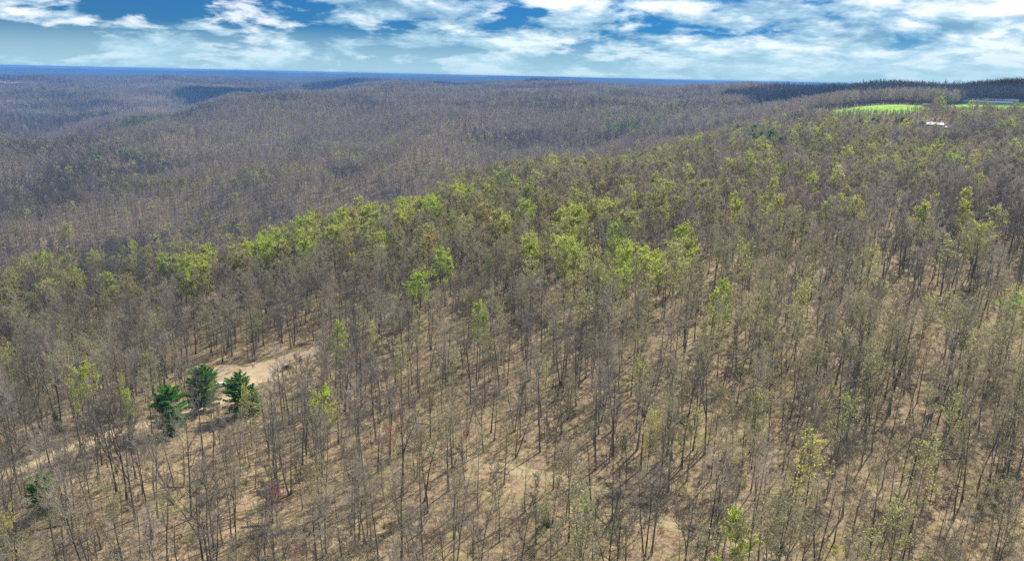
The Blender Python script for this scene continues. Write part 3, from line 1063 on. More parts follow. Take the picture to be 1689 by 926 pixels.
def evergreen(px, py, kind, hpx, label, group=None, lift=None):
    H0 = {'round': 17, 'tall': 20, 'cone': 15}[kind]
    x, y = hit(px, py, 0.55 * H0 if lift is None else lift)
    z = gz(x, y)
    dist = math.sqrt(x * x + y * y + (CAM_Z - z) ** 2)
    k = min(max(hpx * dist / FPX / .93 / H0, .35), 1.45)
    root = link('evergreen_tree', None, None, (x, y, z), px * 1.7, label, 'tree', group)
    root.scale = (k, k, k)
    link('trunk', PINES[kind][0], root)
    link('crown', PINES[kind][1], root)
    for sh in (0, 7, 14, 22, 30):
        TAKEN.append((x - x / math.hypot(x, y) * sh * k, y - y / math.hypot(x, y) * sh * k, 6.0 * k))


evergreen(278, 678, 'round', 68, 'rounded dark evergreen standing beside the pale track, farther from the clearing than two others')
evergreen(333, 642, 'round', 64, 'dense bright evergreen between the pale track and the dirt clearing')
evergreen(394, 650, 'round', 62, 'evergreen with dark crown half hiding the white car')
evergreen(419, 650, 'cone', 46, 'small bluish evergreen right beside the white car')
evergreen(68, 795, 'round', 50, 'low loose evergreen by the pale track with a pale forked trunk before it')
evergreen(902, 822, 'cone', 26, 'small bright evergreen bush beside the grassy path')
evergreen(537, 377, 'round', 28, 'lone dark evergreen on the valley edge of the ridge')
for px, py, k in [(1216, 226, 'tall'), (1230, 232, 'round'), (1243, 228, 'tall'), (1256, 240, 'round'), (1270, 240, 'round'), (1284, 243, 'tall'), (1240, 244, 'round')]:
    evergreen(px, py, k, 30, 'green pine in the clump on the ridge crest above the valley', 'pines clumped on the ridge crest')
for px, py, k in [(1412, 199, 'tall'), (1421, 197, 'round'), (1441, 193, 'tall'), (1447, 196, 'tall'), (1478, 195, 'cone'), (1489, 192, 'tall'), (1499, 195, 'round'), (1521, 198, 'tall')]:
    evergreen(px, py + 3, k, 13 + (px * 7 % 7), 'dark pine in the row in front of the green pasture', 'pines along the pasture')
evergreen(1597, 536, 'cone', 22, 'small vivid evergreen among bare trees beside the strip of grass')
evergreen(15, 575, 'cone', 24, 'small dark evergreen low on the slope above the valley')
evergreen(90, 680, 'cone', 30, 'slim dark evergreen among bare trees above the pale track')

# ------------------------------------------------------------------ bare trees: single ones near, one mass beyond
taken = np.array(TAKEN)


def keep_clear(x, y):
    bad = np.zeros(len(x), bool)
    for i in range(0, len(x), 20000):
        d = np.hypot(x[i:i + 20000, None] - taken[None, :, 0], y[i:i + 20000, None] - taken[None, :, 1])
        bad[i:i + 20000] = (d < taken[None, :, 2]).any(1)
    return bad


def before_road(x, y):
    bad = np.zeros(len(x), bool)
    r = np.hypot(x, y)
    for P, w in TRACKS[:2]:
        far_road = P is TRACKS[0][0]
        for sh in ((5, 10, 15, 20, 25, 30, 35) if far_road else (5,)):
            xx, yy = x * (1 + sh / r), y * (1 + sh / r)
            lo, hi = P.min(0) - 20, P.max(0) + 20
            idx = np.nonzero((xx > lo[0]) & (xx < hi[0]) & (yy > lo[1]) & (yy < hi[1]))[0]
            if len(idx):
                d = np.hypot(xx[idx, None] - P[None, ::2, 0], yy[idx, None] - P[None, ::2, 1]) - w[None, ::2]
                bad[idx[(d < .5).any(1) & (w[d.argmin(1) * 2] > 2.4)]] = True
    return bad


VEH = [(475, 609), (366, 637)]
VPOS = [hit(*p) for p in VEH]
YARD = hit(1541, 209)


def sightline(x, y):
    """keep the few metres in front of the vehicles free, as the clearing is"""
    bad = np.zeros(len(x), bool)
    for vx, vy in VPOS:
        r = math.hypot(vx, vy)
        ux, uy = vx / r, vy / r
        a = (x * ux + y * uy)
        s = np.abs(x * uy - y * ux)
        bad |= (a > r - 42) & (a < r + 4) & (s < 4.5)
    r = math.hypot(*YARD)
    a, s = (x * YARD[0] + y * YARD[1]) / r, np.abs(x * YARD[1] - y * YARD[0]) / r
    return bad | ((a > r - 120) & (a < r + 12) & (s < 17))


xa, ya, rs = scatter(88, 245, 8.3, 1, 42)
xb, yb, rs = scatter(245, 430, 7.0, 21, 42)
x0, y0 = np.concatenate([xa, xb]), np.concatenate([ya, yb])
dn = fbm(x0 / 60, y0 / 60, 3, 40)
k = ~open_ground(x0, y0, 1.5) & ~before_road(x0, y0) & ~keep_clear(x0, y0) & ~sightline(x0, y0) & (rs.random_sample(len(x0)) < 0.84 + .50 * dn)
x0, y0 = x0[k], y0[k]
shape = rs.choice(6, len(x0), p=[.27, .17, .15, .11, .12, .18])
size = np.clip(rs.uniform(.66, 1.14, len(x0)) + .12 * fbm(x0 / 38, y0 / 38, 2, 66), .6, 1.25) * 1.17
# olive budding trees are more common to the right and on the ridge itself
pb = np.clip(.42 + .42 * fbm(x0 / 110, y0 / 110, 3, 50) - .25 * np.clip((230 - y0) / 80, 0, 1) + .0006 * x0, .08, .85)
budding = rs.random_sample(len(x0)) < pb
z0 = ground_z(x0, y0)
Hs = np.array([s[0]['H'] for s in SHAPES])[shape] * size
px, pyb, dep = project(x0, y0, z0)
_, pyt, _ = project(x0, y0, z0 + Hs)
vis = (px > -25) & (px < W_ + 25) & (pyt < H_ - 30)
score = np.where(vis, np.minimum(pyb, H_) - pyt, -1) * np.where(budding, .97, 1)
order = np.argsort(-score)
single = np.zeros(len(x0), bool)
single[order[:300]] = True
rngb = random.Random(3)
for i in np.nonzero(single)[0]:
    s = int(shape[i])
    bud = bool(budding[i])
    lb = SHAPES[s][1]
    if bud:
        lb = lb.replace('leafless tree', 'olive-budded tree')
    lb = ('tall ' if size[i] > 1.22 else 'short ' if size[i] < .98 else '') + lb
    root = link('bare_tree', None, None, (x0[i], y0[i], z0[i]), rngb.uniform(0, 6.28), lb, 'tree', 'budding trees in the open woods' if bud else 'leafless trees in the open woods')
    root.scale = (size[i], size[i], size[i] * rngb.uniform(.92, 1.08))
    root.rotation_euler = (rngb.gauss(0, .03), rngb.gauss(0, .03), root.rotation_euler[2])
    tr, cr = (BUD0 if bud else BARE0)[s + 6 * rngb.randint(0, 1)]
    link('trunk', tr, root)
    link('crown', cr, root)
k = ~single
pick = np.array([PIDX[('bud0' if b_ else 'bare0', int(s) + 6 * (i % 2))] for i, (s, b_) in enumerate(zip(shape, budding))])
X, Y, P, S = [x0[k]], [y0[k]], [pick[k]], [size[k]]
# middle and far country
for r0, r1, step, sd, kind in [(430, 1250, 6.5, 2, 1), (1250, 2600, 7.2, 3, 2), (2600, 5600, 10.8, 4, 2), (5600, 7200, 17, 6, 2)]:
    x, y, rs = scatter(r0, r1, step, sd)
    z = ground_z(x, y)
    k = ~open_ground(x, y, 2) & ~keep_clear(x, y) & ~sightline(x, y)
    x, y, z = x[k], y[k], z[k]
    n = len(x)
    if kind == 1:
        pb = np.clip(.38 + .45 * fbm(x / 110, y / 110, 3, 50) - .42 * np.clip((-35 - z) / 40, 0, 1) + .16 * (x < 120) * (y < 760) - .14 * (x > 260), .06, .85)
        b_ = rs.random_sample(n) < pb
        sh = rs.choice(6, n, p=[.26, .2, .2, .14, .12, .08])
        pk = np.where(b_, np.array([PIDX[('bud1', i)] for i in range(6)])[sh], np.array([PIDX[('bare1', i)] for i in range(6)])[stand(x, y, rs, 90)])
        sz = (rs.uniform(.66, 1.14, n) + .13 * fbm(x / 45, y / 45, 2, 66)) * (1.17 - .17 * np.clip((np.hypot(x, y) - 700) / 500, 0, 1))
    else:
        pb = np.clip(.07 + .10 * fbm(x / 300, y / 300, 3, 60), .015, .3)
        b_ = rs.random_sample(n) < pb
        sh = rs.choice(4, n, p=[.25, .3, .3, .15])
        pk = np.where(b_, np.array([PIDX[('leaf2', i)] for i in range(4)])[sh], np.array([PIDX[('bare2', i)] for i in range(6)])[stand(x, y, rs, 240)])
        pn = fbm(x / 260 + 5, y / 260, 3, 71)
        pk = np.where((pn > .85) & (rs.random_sample(n) < .5), PIDX[('pine2', 0)], pk)
        sz = rs.uniform(.75, 1.15, n) * (1.0 if step < 10 else 1.15 if step < 15 else 1.5)
    X.append(x); Y.append(y); P.append(pk); S.append(sz)
# low young growth below the pastures and round the house
x, y, rs = scatter(900, 1900, 4.2, 31)
k = (np.degrees(np.arctan2(x, y)) > 15) & (open_ground(x, y, 0) | sightline(x, y)) & ~open_ground(x, y, 0, False)
k &= np.hypot(x - YARD[0], y - YARD[1]) > 15
x, y = x[k], y[k]
X.append(x); Y.append(y); P.append(np.array([PIDX[('bud1' if q < .3 else 'bare1', int(q * 97) % 6)] for q in rs.random_sample(len(x))])); S.append(rs.uniform(.22, .48, len(x)))
mass('forest', np.concatenate(X), np.concatenate(Y), np.concatenate(P), np.concatenate(S),
     'leafless grey-brown hardwood forest covering the ridge, the valley slopes and the plateau beyond', 'forest', 1)

# saplings: the largest as things, the rest with the brush as understorey
x1, y1, rs = scatter(88, 420, 4.3, 12, 42)
k = ~open_ground(x1, y1, .8) & ~before_road(x1, y1) & ~sightline(x1, y1) & (rs.random_sample(len(x1)) < .8 + .5 * fbm(x1 / 35, y1 / 35, 3, 44))
x1, y1 = x1[k], y1[k]
sp = rs.choice(4, len(x1), p=[.3, .2, .3, .2])
ss = rs.uniform(.6, 1.25, len(x1))
z1 = ground_z(x1, y1)
px, pyb, dep = project(x1, y1, z1)
_, pyt, _ = project(x1, y1, z1 + np.array([8, 6, 10, 7])[sp] * ss)
score = np.where((px > 0) & (px < W_) & (pyt < H_ - 15), np.minimum(pyb, H_) - pyt, -1)
one = np.zeros(len(x1), bool)
one[np.argsort(-score)[:280]] = True
SAPM = [protos.objects['p%03d' % PIDX[('sap', i)]].data for i in range(4)]
SAPL = ['thin bare sapling', 'short sapling with few olive buds', 'whip-thin tall leafless sapling', 'bushy olive-budded sapling']
for i in np.nonzero(one)[0]:
    o = link('sapling', SAPM[sp[i]], None, (x1[i], y1[i], z1[i]), rngb.uniform(0, 6.28), SAPL[sp[i]], 'sapling', 'saplings between the trees')
    o.scale = (ss[i],) * 3
X, Y, P, S = [x1[~one]], [y1[~one]], [np.array([PIDX[('sap', int(s))] for s in sp[~one]])], [ss[~one]]
x, y, rs = scatter(430, 800, 6.5, 14)
k = ~open_ground(x, y, 1)
x, y = x[k], y[k]
X.append(x); Y.append(y); P.append(np.array([PIDX[('sap', int(s))] for s in rs.choice(4, len(x))])); S.append(rs.uniform(.8, 1.3, len(x)))
x, y, rs = scatter(88, 520, 2.2, 15, 42)
bn = fbm(x / 22, y / 22, 3, 90)
k = ~open_ground(x, y, .3) & (rs.random_sample(len(x)) < .40 + .45 * bn)
x, y, bn = x[k], y[k], bn[k]
pr = np.array([PIDX[('tuft', i)] for i in range(5)])
gp = fbm(x / 50 + 4, y / 50, 2, 95)
pk = np.where(gp > .35, pr[rs.choice([1, 3, 1, 4, 0], len(x))], pr[rs.choice([0, 2, 3, 2, 0], len(x))])
X.append(x); Y.append(y); P.append(pk); S.append(rs.uniform(.5, 1.25, len(x)))
mass('undergrowth', np.concatenate(X), np.concatenate(Y), np.concatenate(P), np.concatenate(S),
     'brown and olive brush, dead grass and thin saplings covering the forest floor', 'undergrowth', 3, .08)

# ------------------------------------------------------------------ brush heaps and fallen trunks
rngd = random.Random(17)


def heap(px, py, w, label):
    x, y = hit(px, py)
    C = MB()
    for k in range(150):
        a = Vector((rngd.gauss(0, w * .35), rngd.gauss(0, .8), rngd.uniform(0, .5)))
        q = a + Vector((rngd.gauss(0, 1.1), rngd.gauss(0, .8), rngd.uniform(-.1, .9)))
        C.blade(a, q, .12, rngd, 0)
    for k in range(9):
        a = Vector((rngd.gauss(0, w * .3), rngd.gauss(0, .6), rngd.uniform(.1, .6)))
        d = unit(rngd.uniform(0, 6.28), rngd.uniform(-.05, .25)) * rngd.uniform(1.5, 3)
        C.tube([a - d, a, a + d], [.12, .10, .05], 5)
    o = link('brush_pile', C.mesh('brush_pile', ['brush']), None, (x, y, gz(x, y) + .05), rngd.uniform(-.3, .3), label, 'brush pile')


heap(345, 598, 9, 'long dark brush pile at the upper edge of the dirt clearing')
heap(420, 596, 6, 'low brush pile below the trees beside the dirt clearing')
heap(500, 570, 6, 'brush pile at the narrow end of the dirt clearing')
heap(690, 742, 5, 'dark brush pile at the start of the grassy path')
heap(745, 752, 7, 'long dark brush pile along the middle of the grassy path')
heap(1010, 822, 6, 'brush pile where the grassy path bends')
heap(1060, 835, 5, 'brush pile on the lower side of the grassy path')
heap(1140, 873, 4, 'small brush pile on the last stretch of the grassy path')
heap(280, 720, 5, 'brush pile beneath the rounded evergreen')

for px, py, ln, a, lb in [(95, 870, 9, .2, 'fallen trunk lying in leaf litter near the pale track'), (285, 806, 7, .1, 'short dark log lying among bare trees'),
                          (690, 700, 8, -.5, 'fallen trunk lying below the clearing woods'), (1000, 640, 9, -.35, 'fallen trunk on open leaf litter between dark stems'),
                          (1120, 655, 8, -.3, 'long thin log on the bare slope'), (940, 860, 8, -.6, 'fallen trunk below the bright evergreen bush'),
                          (1420, 690, 10, -.2, 'fallen trunk far from any track in dense bare woods'), (1240, 640, 8, .5, 'log lying uphill on tan leaf litter'),
                          (1560, 760, 9, .1, 'fallen trunk hidden among dense saplings'), (800, 890, 7, .7, 'log lying aslant among saplings'), (420, 870, 7, .3, 'log among thin bare trees')]:
    x, y = hit(px, py)
    C = MB()
    d = Vector((math.cos(a), math.sin(a), 0))
    pts = []
    for k in range(6):
        q = d * (k / 5 - .5) * ln
        pts.append(Vector((q.x, q.y + rngd.gauss(0, .08), gz(x + q.x, y + q.y) - gz(x, y) + .18)))
    C.tube(pts, [.24, .22, .2, .17, .13, .07], 7)
    for k in range(5):
        s0 = pts[2 + k % 4]
        C.tube([s0, s0 + unit(a + rngd.choice((-1, 1)) * rngd.uniform(.4, .9), rngd.uniform(.1, .6)) * rngd.uniform(.8, 2)], [.07, .015], 4)
    link('fallen_log', C.mesh('fallen_log', ['bark'], True), None, (x, y, gz(x, y)), 0, lb, 'log')

# ------------------------------------------------------------------ vehicles
M['glass'] = plain('car_glass', (0.02, 0.025, 0.03), .08)
M['tyre'] = plain('tyre', (0.02, 0.02, 0.02), .9)
M['rim'] = plain('rim', (0.5, 0.5, 0.52), .35, .8)
M['lamp'] = plain('lamp', (0.8, 0.8, 0.75), .2)
M['tail'] = plain('tail_lamp', (0.4, 0.02, 0.02), .3)
M['trim'] = plain('black_trim', (0.03, 0.03, 0.03), .6)


def vehicle(px, py, heading, paint, label, suv):
    x, y = hit(px, py)
    root = link('parked_car', None, None, (x, y, gz(x, y) + .13), heading, label, 'car')
    Lh, Wd = (2.4, .93) if suv else (2.3, .88)
    b = MB()
    low = [(-Lh, .45), (-Lh, .95), (-Lh + .08, 1.05), (Lh - 1.25, 1.08), (Lh - .25, .95), (Lh, .78), (Lh, .42), (Lh - .2, .3), (-Lh + .2, .3)]
    b.prism(low, -Wd, Wd)
    top = 1.82 if suv else 1.5
    g0 = [(-Lh + (.12 if suv else .6), 1.05), (-Lh + (.4 if suv else 1.15), top - .04), (-Lh + .9, top), (.45, top), (1.15, 1.07)]
    if not suv:
        g0[2] = (-.7, top)
    cab = MB()
    n = len(g0)
    for yy, kk in ((-Wd + .04, 0), (Wd - .04, 0)):
        for (gx_, gz_) in g0:
            ins = .16 * (gz_ - 1.05) / (top - 1.05)
            cab.v.append(Vector((gx_, yy + (ins if yy < 0 else -ins), gz_)))
    cab.f += [tuple(range(n)), tuple(n + k for k in reversed(range(n)))]
    for k in range(n):
        cab.f.append((k, n + k, n + (k + 1) % n, (k + 1) % n))
    cab.m = [0] * len(cab.f)
    link('body', b.mesh('body', [paint]), root)
    link('cabin', cab.mesh('cabin', [paint]), root)

    def pane(pts):
        w = MB()
        w.v = [Vector(p) for p in pts]
        w.f = [tuple(range(len(pts)))]
        w.m = [0]
        link('window', w.mesh('window', ['glass']), root)
    for s in (-1, 1):
        def sp(xx, zz):
            return (xx, s * (Wd - .04 - .16 * (zz - 1.05) / (top - 1.05) + .012), zz)
        xb = -Lh + (.55 if suv else 1.05)
        pane([sp(xb, 1.14), sp(-.62, 1.14), sp(-.62, top - .12), sp(xb + .12, top - .12)])
        pane([sp(-.52, 1.14), sp(.92, 1.14), sp(.40, top - .12), sp(-.52, top - .12)])

    def cross(p, q, e):
        (xa, za), (xb2, zb) = p, q
        dx, dz = xb2 - xa, zb - za
        nl = math.hypot(dx, dz)
        ox, oz = -dz / nl * .012 * e, dx / nl * .012 * e
        r = []
        for u, sgn in ((.1, -1), (.1, 1), (.9, 1), (.9, -1)):
            xx, zz = xa + dx * u, za + dz * u
            r.append((xx + ox, sgn * (Wd - .16 - .14 * (zz - 1.05) / (top - 1.05)), zz + oz))
        pane(r)
    cross(g0[4], g0[3], -1)
    cross(g0[0], g0[1], 1)
    wt, wr = MB(), MB()
    wt.tube([(0, -.12, 0), (0, .12, 0)], [.36, .36], 16)
    wt.f.append(tuple(reversed(range(16)))); wt.m.append(0)
    wr.tube([(0, -.13, 0), (0, .13, 0)], [.21, .21], 12)
    wr.f.append(tuple(reversed(range(12)))); wr.m.append(0)
    tm, rm = wt.mesh('tyre', ['tyre']), wr.mesh('rim', ['rim'])
    for sx in (-1.45, 1.45):
        for sy in (-1, 1):
            wh = link('wheel', None, root, (sx, sy * (Wd - .10), .36 - .13))
            link('tyre', tm, wh)
            link('rim', rm, wh)
    for sy in (-1, 1):
        h = MB(); h.box((Lh - .04, sy * (Wd - .25), .76), (.12, .34, .14))
        link('headlight', h.mesh('headlight', ['lamp']), root)
        h = MB(); h.box((-Lh + .01, sy * (Wd - .12), .9), (.06, .18, .28))
        link('tail_light', h.mesh('tail_light', ['tail']), root)
        h = MB(); h.box((.95, sy * (Wd + .08), 1.12), (.12, .18, .14))
        link('mirror', h.mesh('mirror', [paint]), root)
    for e in (-1, 1):
        h = MB(); h.box((e * (Lh + .02), 0, .5), (.12, 2 * Wd - .1, .2))
        link('bumper', h.mesh('bumper', ['trim']), root)


vehicle(475, 610, R_(40), plain('paint_dark', (0.05, 0.065, 0.07), .25, .4), 'dark grey sport utility car parked on the dirt clearing', True)
vehicle(366, 638, R_(20), plain('paint_white', (0.8, 0.8, 0.8), .3), 'white car parked behind the evergreens at the edge of the clearing', False)

# ------------------------------------------------------------------ buildings
M['siding'] = plain('white_siding', (0.75, 0.75, 0.73), .6, var=.06)
M['metal_roof'] = plain('metal_roof', (0.62, 0.65, 0.68), .45, .3, var=.08, scale=.4)
M['white_roof'] = plain('white_roof', (0.8, 0.8, 0.8), .5, var=.05)
M['window'] = plain('window_glass', (0.05, 0.06, 0.08), .1)
M['door'] = plain('door_paint', (0.30, 0.10, 0.07), .6)
M['wood'] = plain('deck_wood', (0.30, 0.22, 0.14), .8, var=.2)
M['brick'] = plain('block_wall', (0.45, 0.42, 0.38), .9, var=.1)
M['dark_roof'] = plain('dark_roof', (0.16, 0.16, 0.17), .8, var=.1)
M['curtain'] = plain('shed_curtain', (0.25, 0.32, 0.36), .8)


def gabled(name, label, cat, x, y, yaw, LX, LY, wall, rise, wall_mat, roof_mat, nwin, porch=False, over=.5, fans=0):
    root = link(name, None, None, (x, y, gz(x, y)), yaw, label, cat)
    w = MB()
    w.prism([(-LX / 2, -1.5), (-LX / 2, wall), (LX / 2, wall), (LX / 2, -1.5)], -LY / 2, LY / 2)
    for sx in (-1, 1):   # gable ends
        i = len(w.v)
        w.v += [Vector((sx * LX / 2, -LY / 2, wall)), Vector((sx * LX / 2, LY / 2, wall)), Vector((sx * LX / 2, 0, wall + rise))]
        w.f.append((i, i + 1, i + 2)); w.m.append(0)
    link('wall', w.mesh('wall', [wall_mat]), root)
    for s in (-1, 1):
        r = MB()
        e = LY / 2 + over
        ze = wall - rise * over / (LY / 2) + .06
        i = 0
        for dz in (0, .18):
            r.v += [Vector((-LX / 2 - over, s * e, ze + dz)), Vector((LX / 2 + over, s * e, ze + dz)), Vector((LX / 2 + over, 0, wall + rise + .06 + dz)), Vector((-LX / 2 - over, 0, wall + rise + .06 + dz))]
        r.f += [(0, 1, 2, 3), (7, 6, 5, 4), (0, 4, 5, 1), (1, 5, 6, 2), (2, 6, 7, 3), (3, 7, 4, 0)]
        r.m = [0] * 6
        link('roof', r.mesh('roof', [roof_mat]), root)
    for s in (-1, 1):
        for k in range(nwin):
            xx = -LX / 2 + LX * (k + .5) / nwin
            if s < 0 and k == nwin // 2 and nwin > 2:
                h = MB(); h.box((xx, s * (LY / 2 + .02), 1.05), (1.0, .08, 2.1))
                d = link('door', h.mesh('door', ['door']), root)
                continue
            h = MB(); h.box((xx, s * (LY / 2 + .01), wall * .6), (LX / nwin * (.35 if not fans else .86), .06, wall * .38))
            wn = link('window', h.mesh('window', ['curtain' if fans else 'window']), root)
            if not fans:
                h = MB(); h.box((xx, s * (LY / 2 + .06), wall * .6 - wall * .22), (LX / nwin * .42, .14, .1))
                link('sill', h.mesh('sill', ['siding']), wn)
    for k in range(fans):
        h = MB(); h.tube([(-LX / 2 - .25, -LY / 2 + LY * (k + 1) / (fans + 1), 1.5), (-LX / 2 + .05, -LY / 2 + LY * (k + 1) / (fans + 1), 1.5)], [.75, .75], 12)
        link('fan', h.mesh('fan', ['metal_roof']), root)
    if porch:
        h = MB(); h.box((0, -LY / 2 - 1.4, .45), (4.5, 2.8, .2))
        for sx in (-2.1, 2.1):
            h.box((sx, -LY / 2 - 2.6, .9), (.14, .14, 2.7))
        link('porch', h.mesh('porch', ['wood']), root)
    return root


def face_yaw(x, y, extra=0.0):
    return -math.atan2(x, y) + extra


hx, hy = hit(1541, 209)
gabled('house', 'white single-storey house with a bright metal roof among the trees before the pasture', 'house', hx, hy, face_yaw(hx, hy, .12), 18, 8, 3.0, 2.0, 'siding', 'white_roof', 6, True)
gx_, gy_ = hit(1560, 213)
gabled('shed', 'small low shed just beside the white house', 'shed', gx_, gy_, face_yaw(gx_, gy_, -.4), 6, 4, 2.4, 1.0, 'brick', 'metal_roof', 2)
gx_, gy_ = hit(1530, 176)
gabled('house', 'small grey farmhouse at the dark end of the green pasture', 'house', gx_, gy_, face_yaw(gx_, gy_, .3), 13, 8, 3.0, 2.4, 'brick', 'dark_roof', 4)
for (px, py, ex, lb) in [(1608, 170, -.06, 'long low poultry shed with pale metal roof, nearer the pasture of the two'), (1622, 166.5, -.06, 'long low poultry shed with pale metal roof, farther from the pasture')]:
    gx_, gy_ = hit(px, py)
    gabled('poultry_shed', lb, 'shed', gx_, gy_, face_yaw(gx_, gy_, ex), 128, 14, 3.0, 2.6, 'siding', 'metal_roof', 16, fans=4)
    c, s_ = math.cos(face_yaw(gx_, gy_, ex)), math.sin(face_yaw(gx_, gy_, ex))
    bx_, by_ = gx_ - 66 * c + 6 * s_, gy_ - 66 * s_ - 6 * c
    h = link('feed_bin', None, None, (bx_, by_, gz(bx_, by_)), 0, 'round metal feed bin at the end of the ' + ('nearer' if 'nearer' in lb else 'rear') + ' poultry shed', 'silo')
    a = MB(); a.tube([(0, 0, 1.6), (0, 0, 2.6), (0, 0, 5.4), (0, 0, 6.6)], [.35, 1.3, 1.3, .25], 14)
    link('tank', a.mesh('tank', ['metal_roof'], True), h)
    for q in range(4):
        a = MB(); a.tube([(1.1 * math.cos(q * 1.571), 1.1 * math.sin(q * 1.571), -.3), (1.1 * math.cos(q * 1.571), 1.1 * math.sin(q * 1.571), 3)], [.08, .08], 5)
        link('leg', a.mesh('leg', ['metal_roof']), h)

# a lattice mast on the far plateau
d = ray(389, 120)
tR = 8200 / math.hypot(d[0], d[1])
mx_, my_ = d[0] * tR, d[1] * tR
mr = link('radio_mast', None, None, (mx_, my_, gz(mx_, my_)), 0, 'thin radio mast rising from the plateau against the horizon', 'mast')
a = MB()
for q in range(3):
    a.tube([(1.2 * math.cos(q * 2.094), 1.2 * math.sin(q * 2.094), -2), (1.2 * math.cos(q * 2.094), 1.2 * math.sin(q * 2.094), 112)], [.25, .25], 4)
for k in range(22):
    q0, q1 = k * 2.094, (k + 1) * 2.094
    a.tube([(1.2 * math.cos(q0), 1.2 * math.sin(q0), k * 5), (1.2 * math.cos(q1), 1.2 * math.sin(q1), k * 5 + 5)], [.12, .12], 3)
link('lattice', a.mesh('lattice', ['metal_roof']), mr)
a = MB(); a.tube([(0, 0, 112), (0, 0, 122)], [.3, .1], 5)
link('antenna', a.mesh('antenna', ['tail']), mr)

# ------------------------------------------------------------------ say what each tree stands beside
MARKS = []
for o in COL.objects:
    if o.parent is None and o.name.split('.')[0] in ('evergreen_tree', 'fallen_log', 'brush_pile', 'red_maple'):
        lb = o['label']
        short = {'evergreen_tree': {'rounded': 'the rounded dark evergreen', 'dense': 'the dense bright evergreen', 'evergreen with': 'the evergreen hiding the white car', 'small bluish': 'the small bluish evergreen',
                                    'low loose': 'the low loose evergreen', 'small bright': 'the bright evergreen bush', 'slim dark': 'the slim dark evergreen', 'small vivid': 'the small vivid evergreen'}}
        ph = None
        if o.name.startswith('evergreen'):
            ph = next((v for k_, v in short['evergreen_tree'].items() if lb.startswith(k_)), 'a dark pine')
        elif o.name.startswith('fallen'):
            ph = 'the ' + ' '.join(lb.split()[:2]) + ' ' + ' '.join(lb.split()[-4:])
            ph = 'a fallen trunk'
        elif o.name.startswith('brush'):
            ph = 'a brush pile'
        else:
            ph = 'a red maple'
        MARKS.append((o.location.x, o.location.y, ph))
for o in COL.objects:
    if o.parent is None and o.name.startswith('leafing_tree'):
        c = next(w_ for w_ in ('bright green', 'pale green', 'tan-orange', 'yellow') if w_ in o['label'])
        MARKS.append((o.location.x, o.location.y, f'a {c} leafing tree'))
for (P_, w_), nm in zip(TRACKS, ('the dirt clearing', 'the pale dirt track', 'the grassy path', 'the straight cut strip')):
    for q in P_[::4]:
        MARKS.append((q[0], q[1], nm))
MX = np.array([(a_, b_) for a_, b_, _ in MARKS])
for o in COL.objects:
    nm = o.name.split('.')[0]
    if o.parent is None and nm in ('bare_tree', 'sapling', 'leafing_tree', 'red_maple'):
        d_ = np.hypot(MX[:, 0] - o.location.x, MX[:, 1] - o.location.y)
        if nm in ('leafing_tree', 'red_maple'):
            d_[d_ < .01] = 1e9
            d_[[i_ for i_, m_ in enumerate(MARKS) if 'leafing' in m_[2]]] += 6
        i_ = int(np.argmin(d_))
        dd_ = d_[i_]
        if nm in ('leafing_tree', 'red_maple') and dd_ > 25:
            continue
        if nm in ('leafing_tree', 'red_maple'):
            o['label'] = o['label'].replace(' among bare trees on the ridge', '').replace(' beside the dirt clearing or track', '')
        if 'clearing' in o['label'] or 'track' in o['label']:
            continue
        if len(o['label'].split()) > 9:
            continue
        o['label'] += (' right beside ' if dd_ < 6 else ' near ' if dd_ < 13 else ' not far from ') + MARKS[i_][2] if dd_ < 26 else ' out in the open woods'

# ------------------------------------------------------------------ cumulus whose shadows lie on the far plateau
m, t, b = new_mat('cloud', 1.0)
b.inputs['Base Color'].default_value = (.9, .9, .9, 1)
M['cloud'] = m


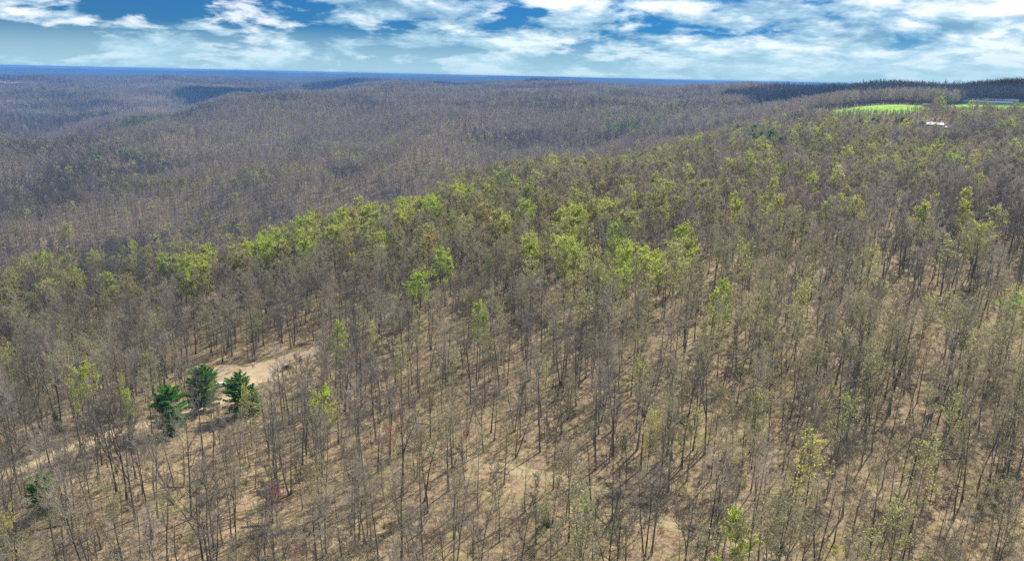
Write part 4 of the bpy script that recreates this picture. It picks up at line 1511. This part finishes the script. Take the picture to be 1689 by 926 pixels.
def cloud(cx, cy, rx, ry, label, seed, base=1500.0, gzv=40.0):
    """centre given where its shadow should fall"""
    rng = random.Random(seed)
    hh = (base - gzv) / math.tan(R_(SUN_EL))
    ox, oy = cx + hh * math.sin(R_(SUN_AZ)), cy + hh * math.cos(R_(SUN_AZ))
    nu, nv = 40, 20
    xs, ys, zs = [], [], []
    U, V = np.meshgrid(np.linspace(0, 2 * np.pi, nu, endpoint=False), np.linspace(-np.pi / 2, np.pi / 2, nv))
    nx_, ny_, nz_ = np.cos(U) * np.cos(V), np.sin(U) * np.cos(V), np.sin(V)
    bump_ = 1 + .28 * fbm(nx_ * 2.2 + seed, ny_ * 2.2 + nz_ * 2.5, 4, seed)
    X_, Y_ = rx * nx_ * bump_, ry * ny_ * bump_
    Z_ = np.where(nz_ > 0, nz_ * min(rx, ry) * .55 * bump_, nz_ * 40)
    o = link('cloud', grid_mesh('cloud', X_.ravel(), Y_.ravel(), Z_.ravel(), nv, nu, M['cloud'], True), None, (ox, oy, base), -math.atan2(cx, cy), label, 'cloud')


for i, (px, Rg, rx, ry, lb) in enumerate([(395, 4700, 230, 520, 'small cumulus cloud shading a knoll of the far plateau'), (565, 5600, 260, 600, 'cumulus cloud shading the rim of the far plateau'),
                                          (880, 6200, 950, 900, 'wide cumulus cloud shading the middle of the far plateau'), (1660, 2620, 620, 800, 'large cumulus cloud shading the woods behind the sheds')]):
    cx, cy = wpt(px, 150, Rg)
    cloud(cx, cy, rx, ry, lb, 31 + i)

# ------------------------------------------------------------------ haze
h = MB()
h.box((0, 0, 0), (46000, 46000, 664), 0)
hz = link('haze', h.mesh('haze', []), None, (0, 0, -218), 0, 'blue spring haze between the ridge and the horizon', 'haze', kind='stuff')
hm = bpy.data.materials.new('haze')
hm.use_nodes = True
t = hm.node_tree
t.nodes.clear()
o_ = N(t, 'ShaderNodeOutputMaterial')
pv = N(t, 'ShaderNodeVolumePrincipled')
pv.inputs['Color'].default_value = (0.13, 0.36, 0.84, 1)
pv.inputs['Density'].default_value = 9e-5
pv.inputs['Anisotropy'].default_value = 0.0
L(t, pv.outputs[0], o_.inputs['Volume'])
hz.data.materials.append(hm)
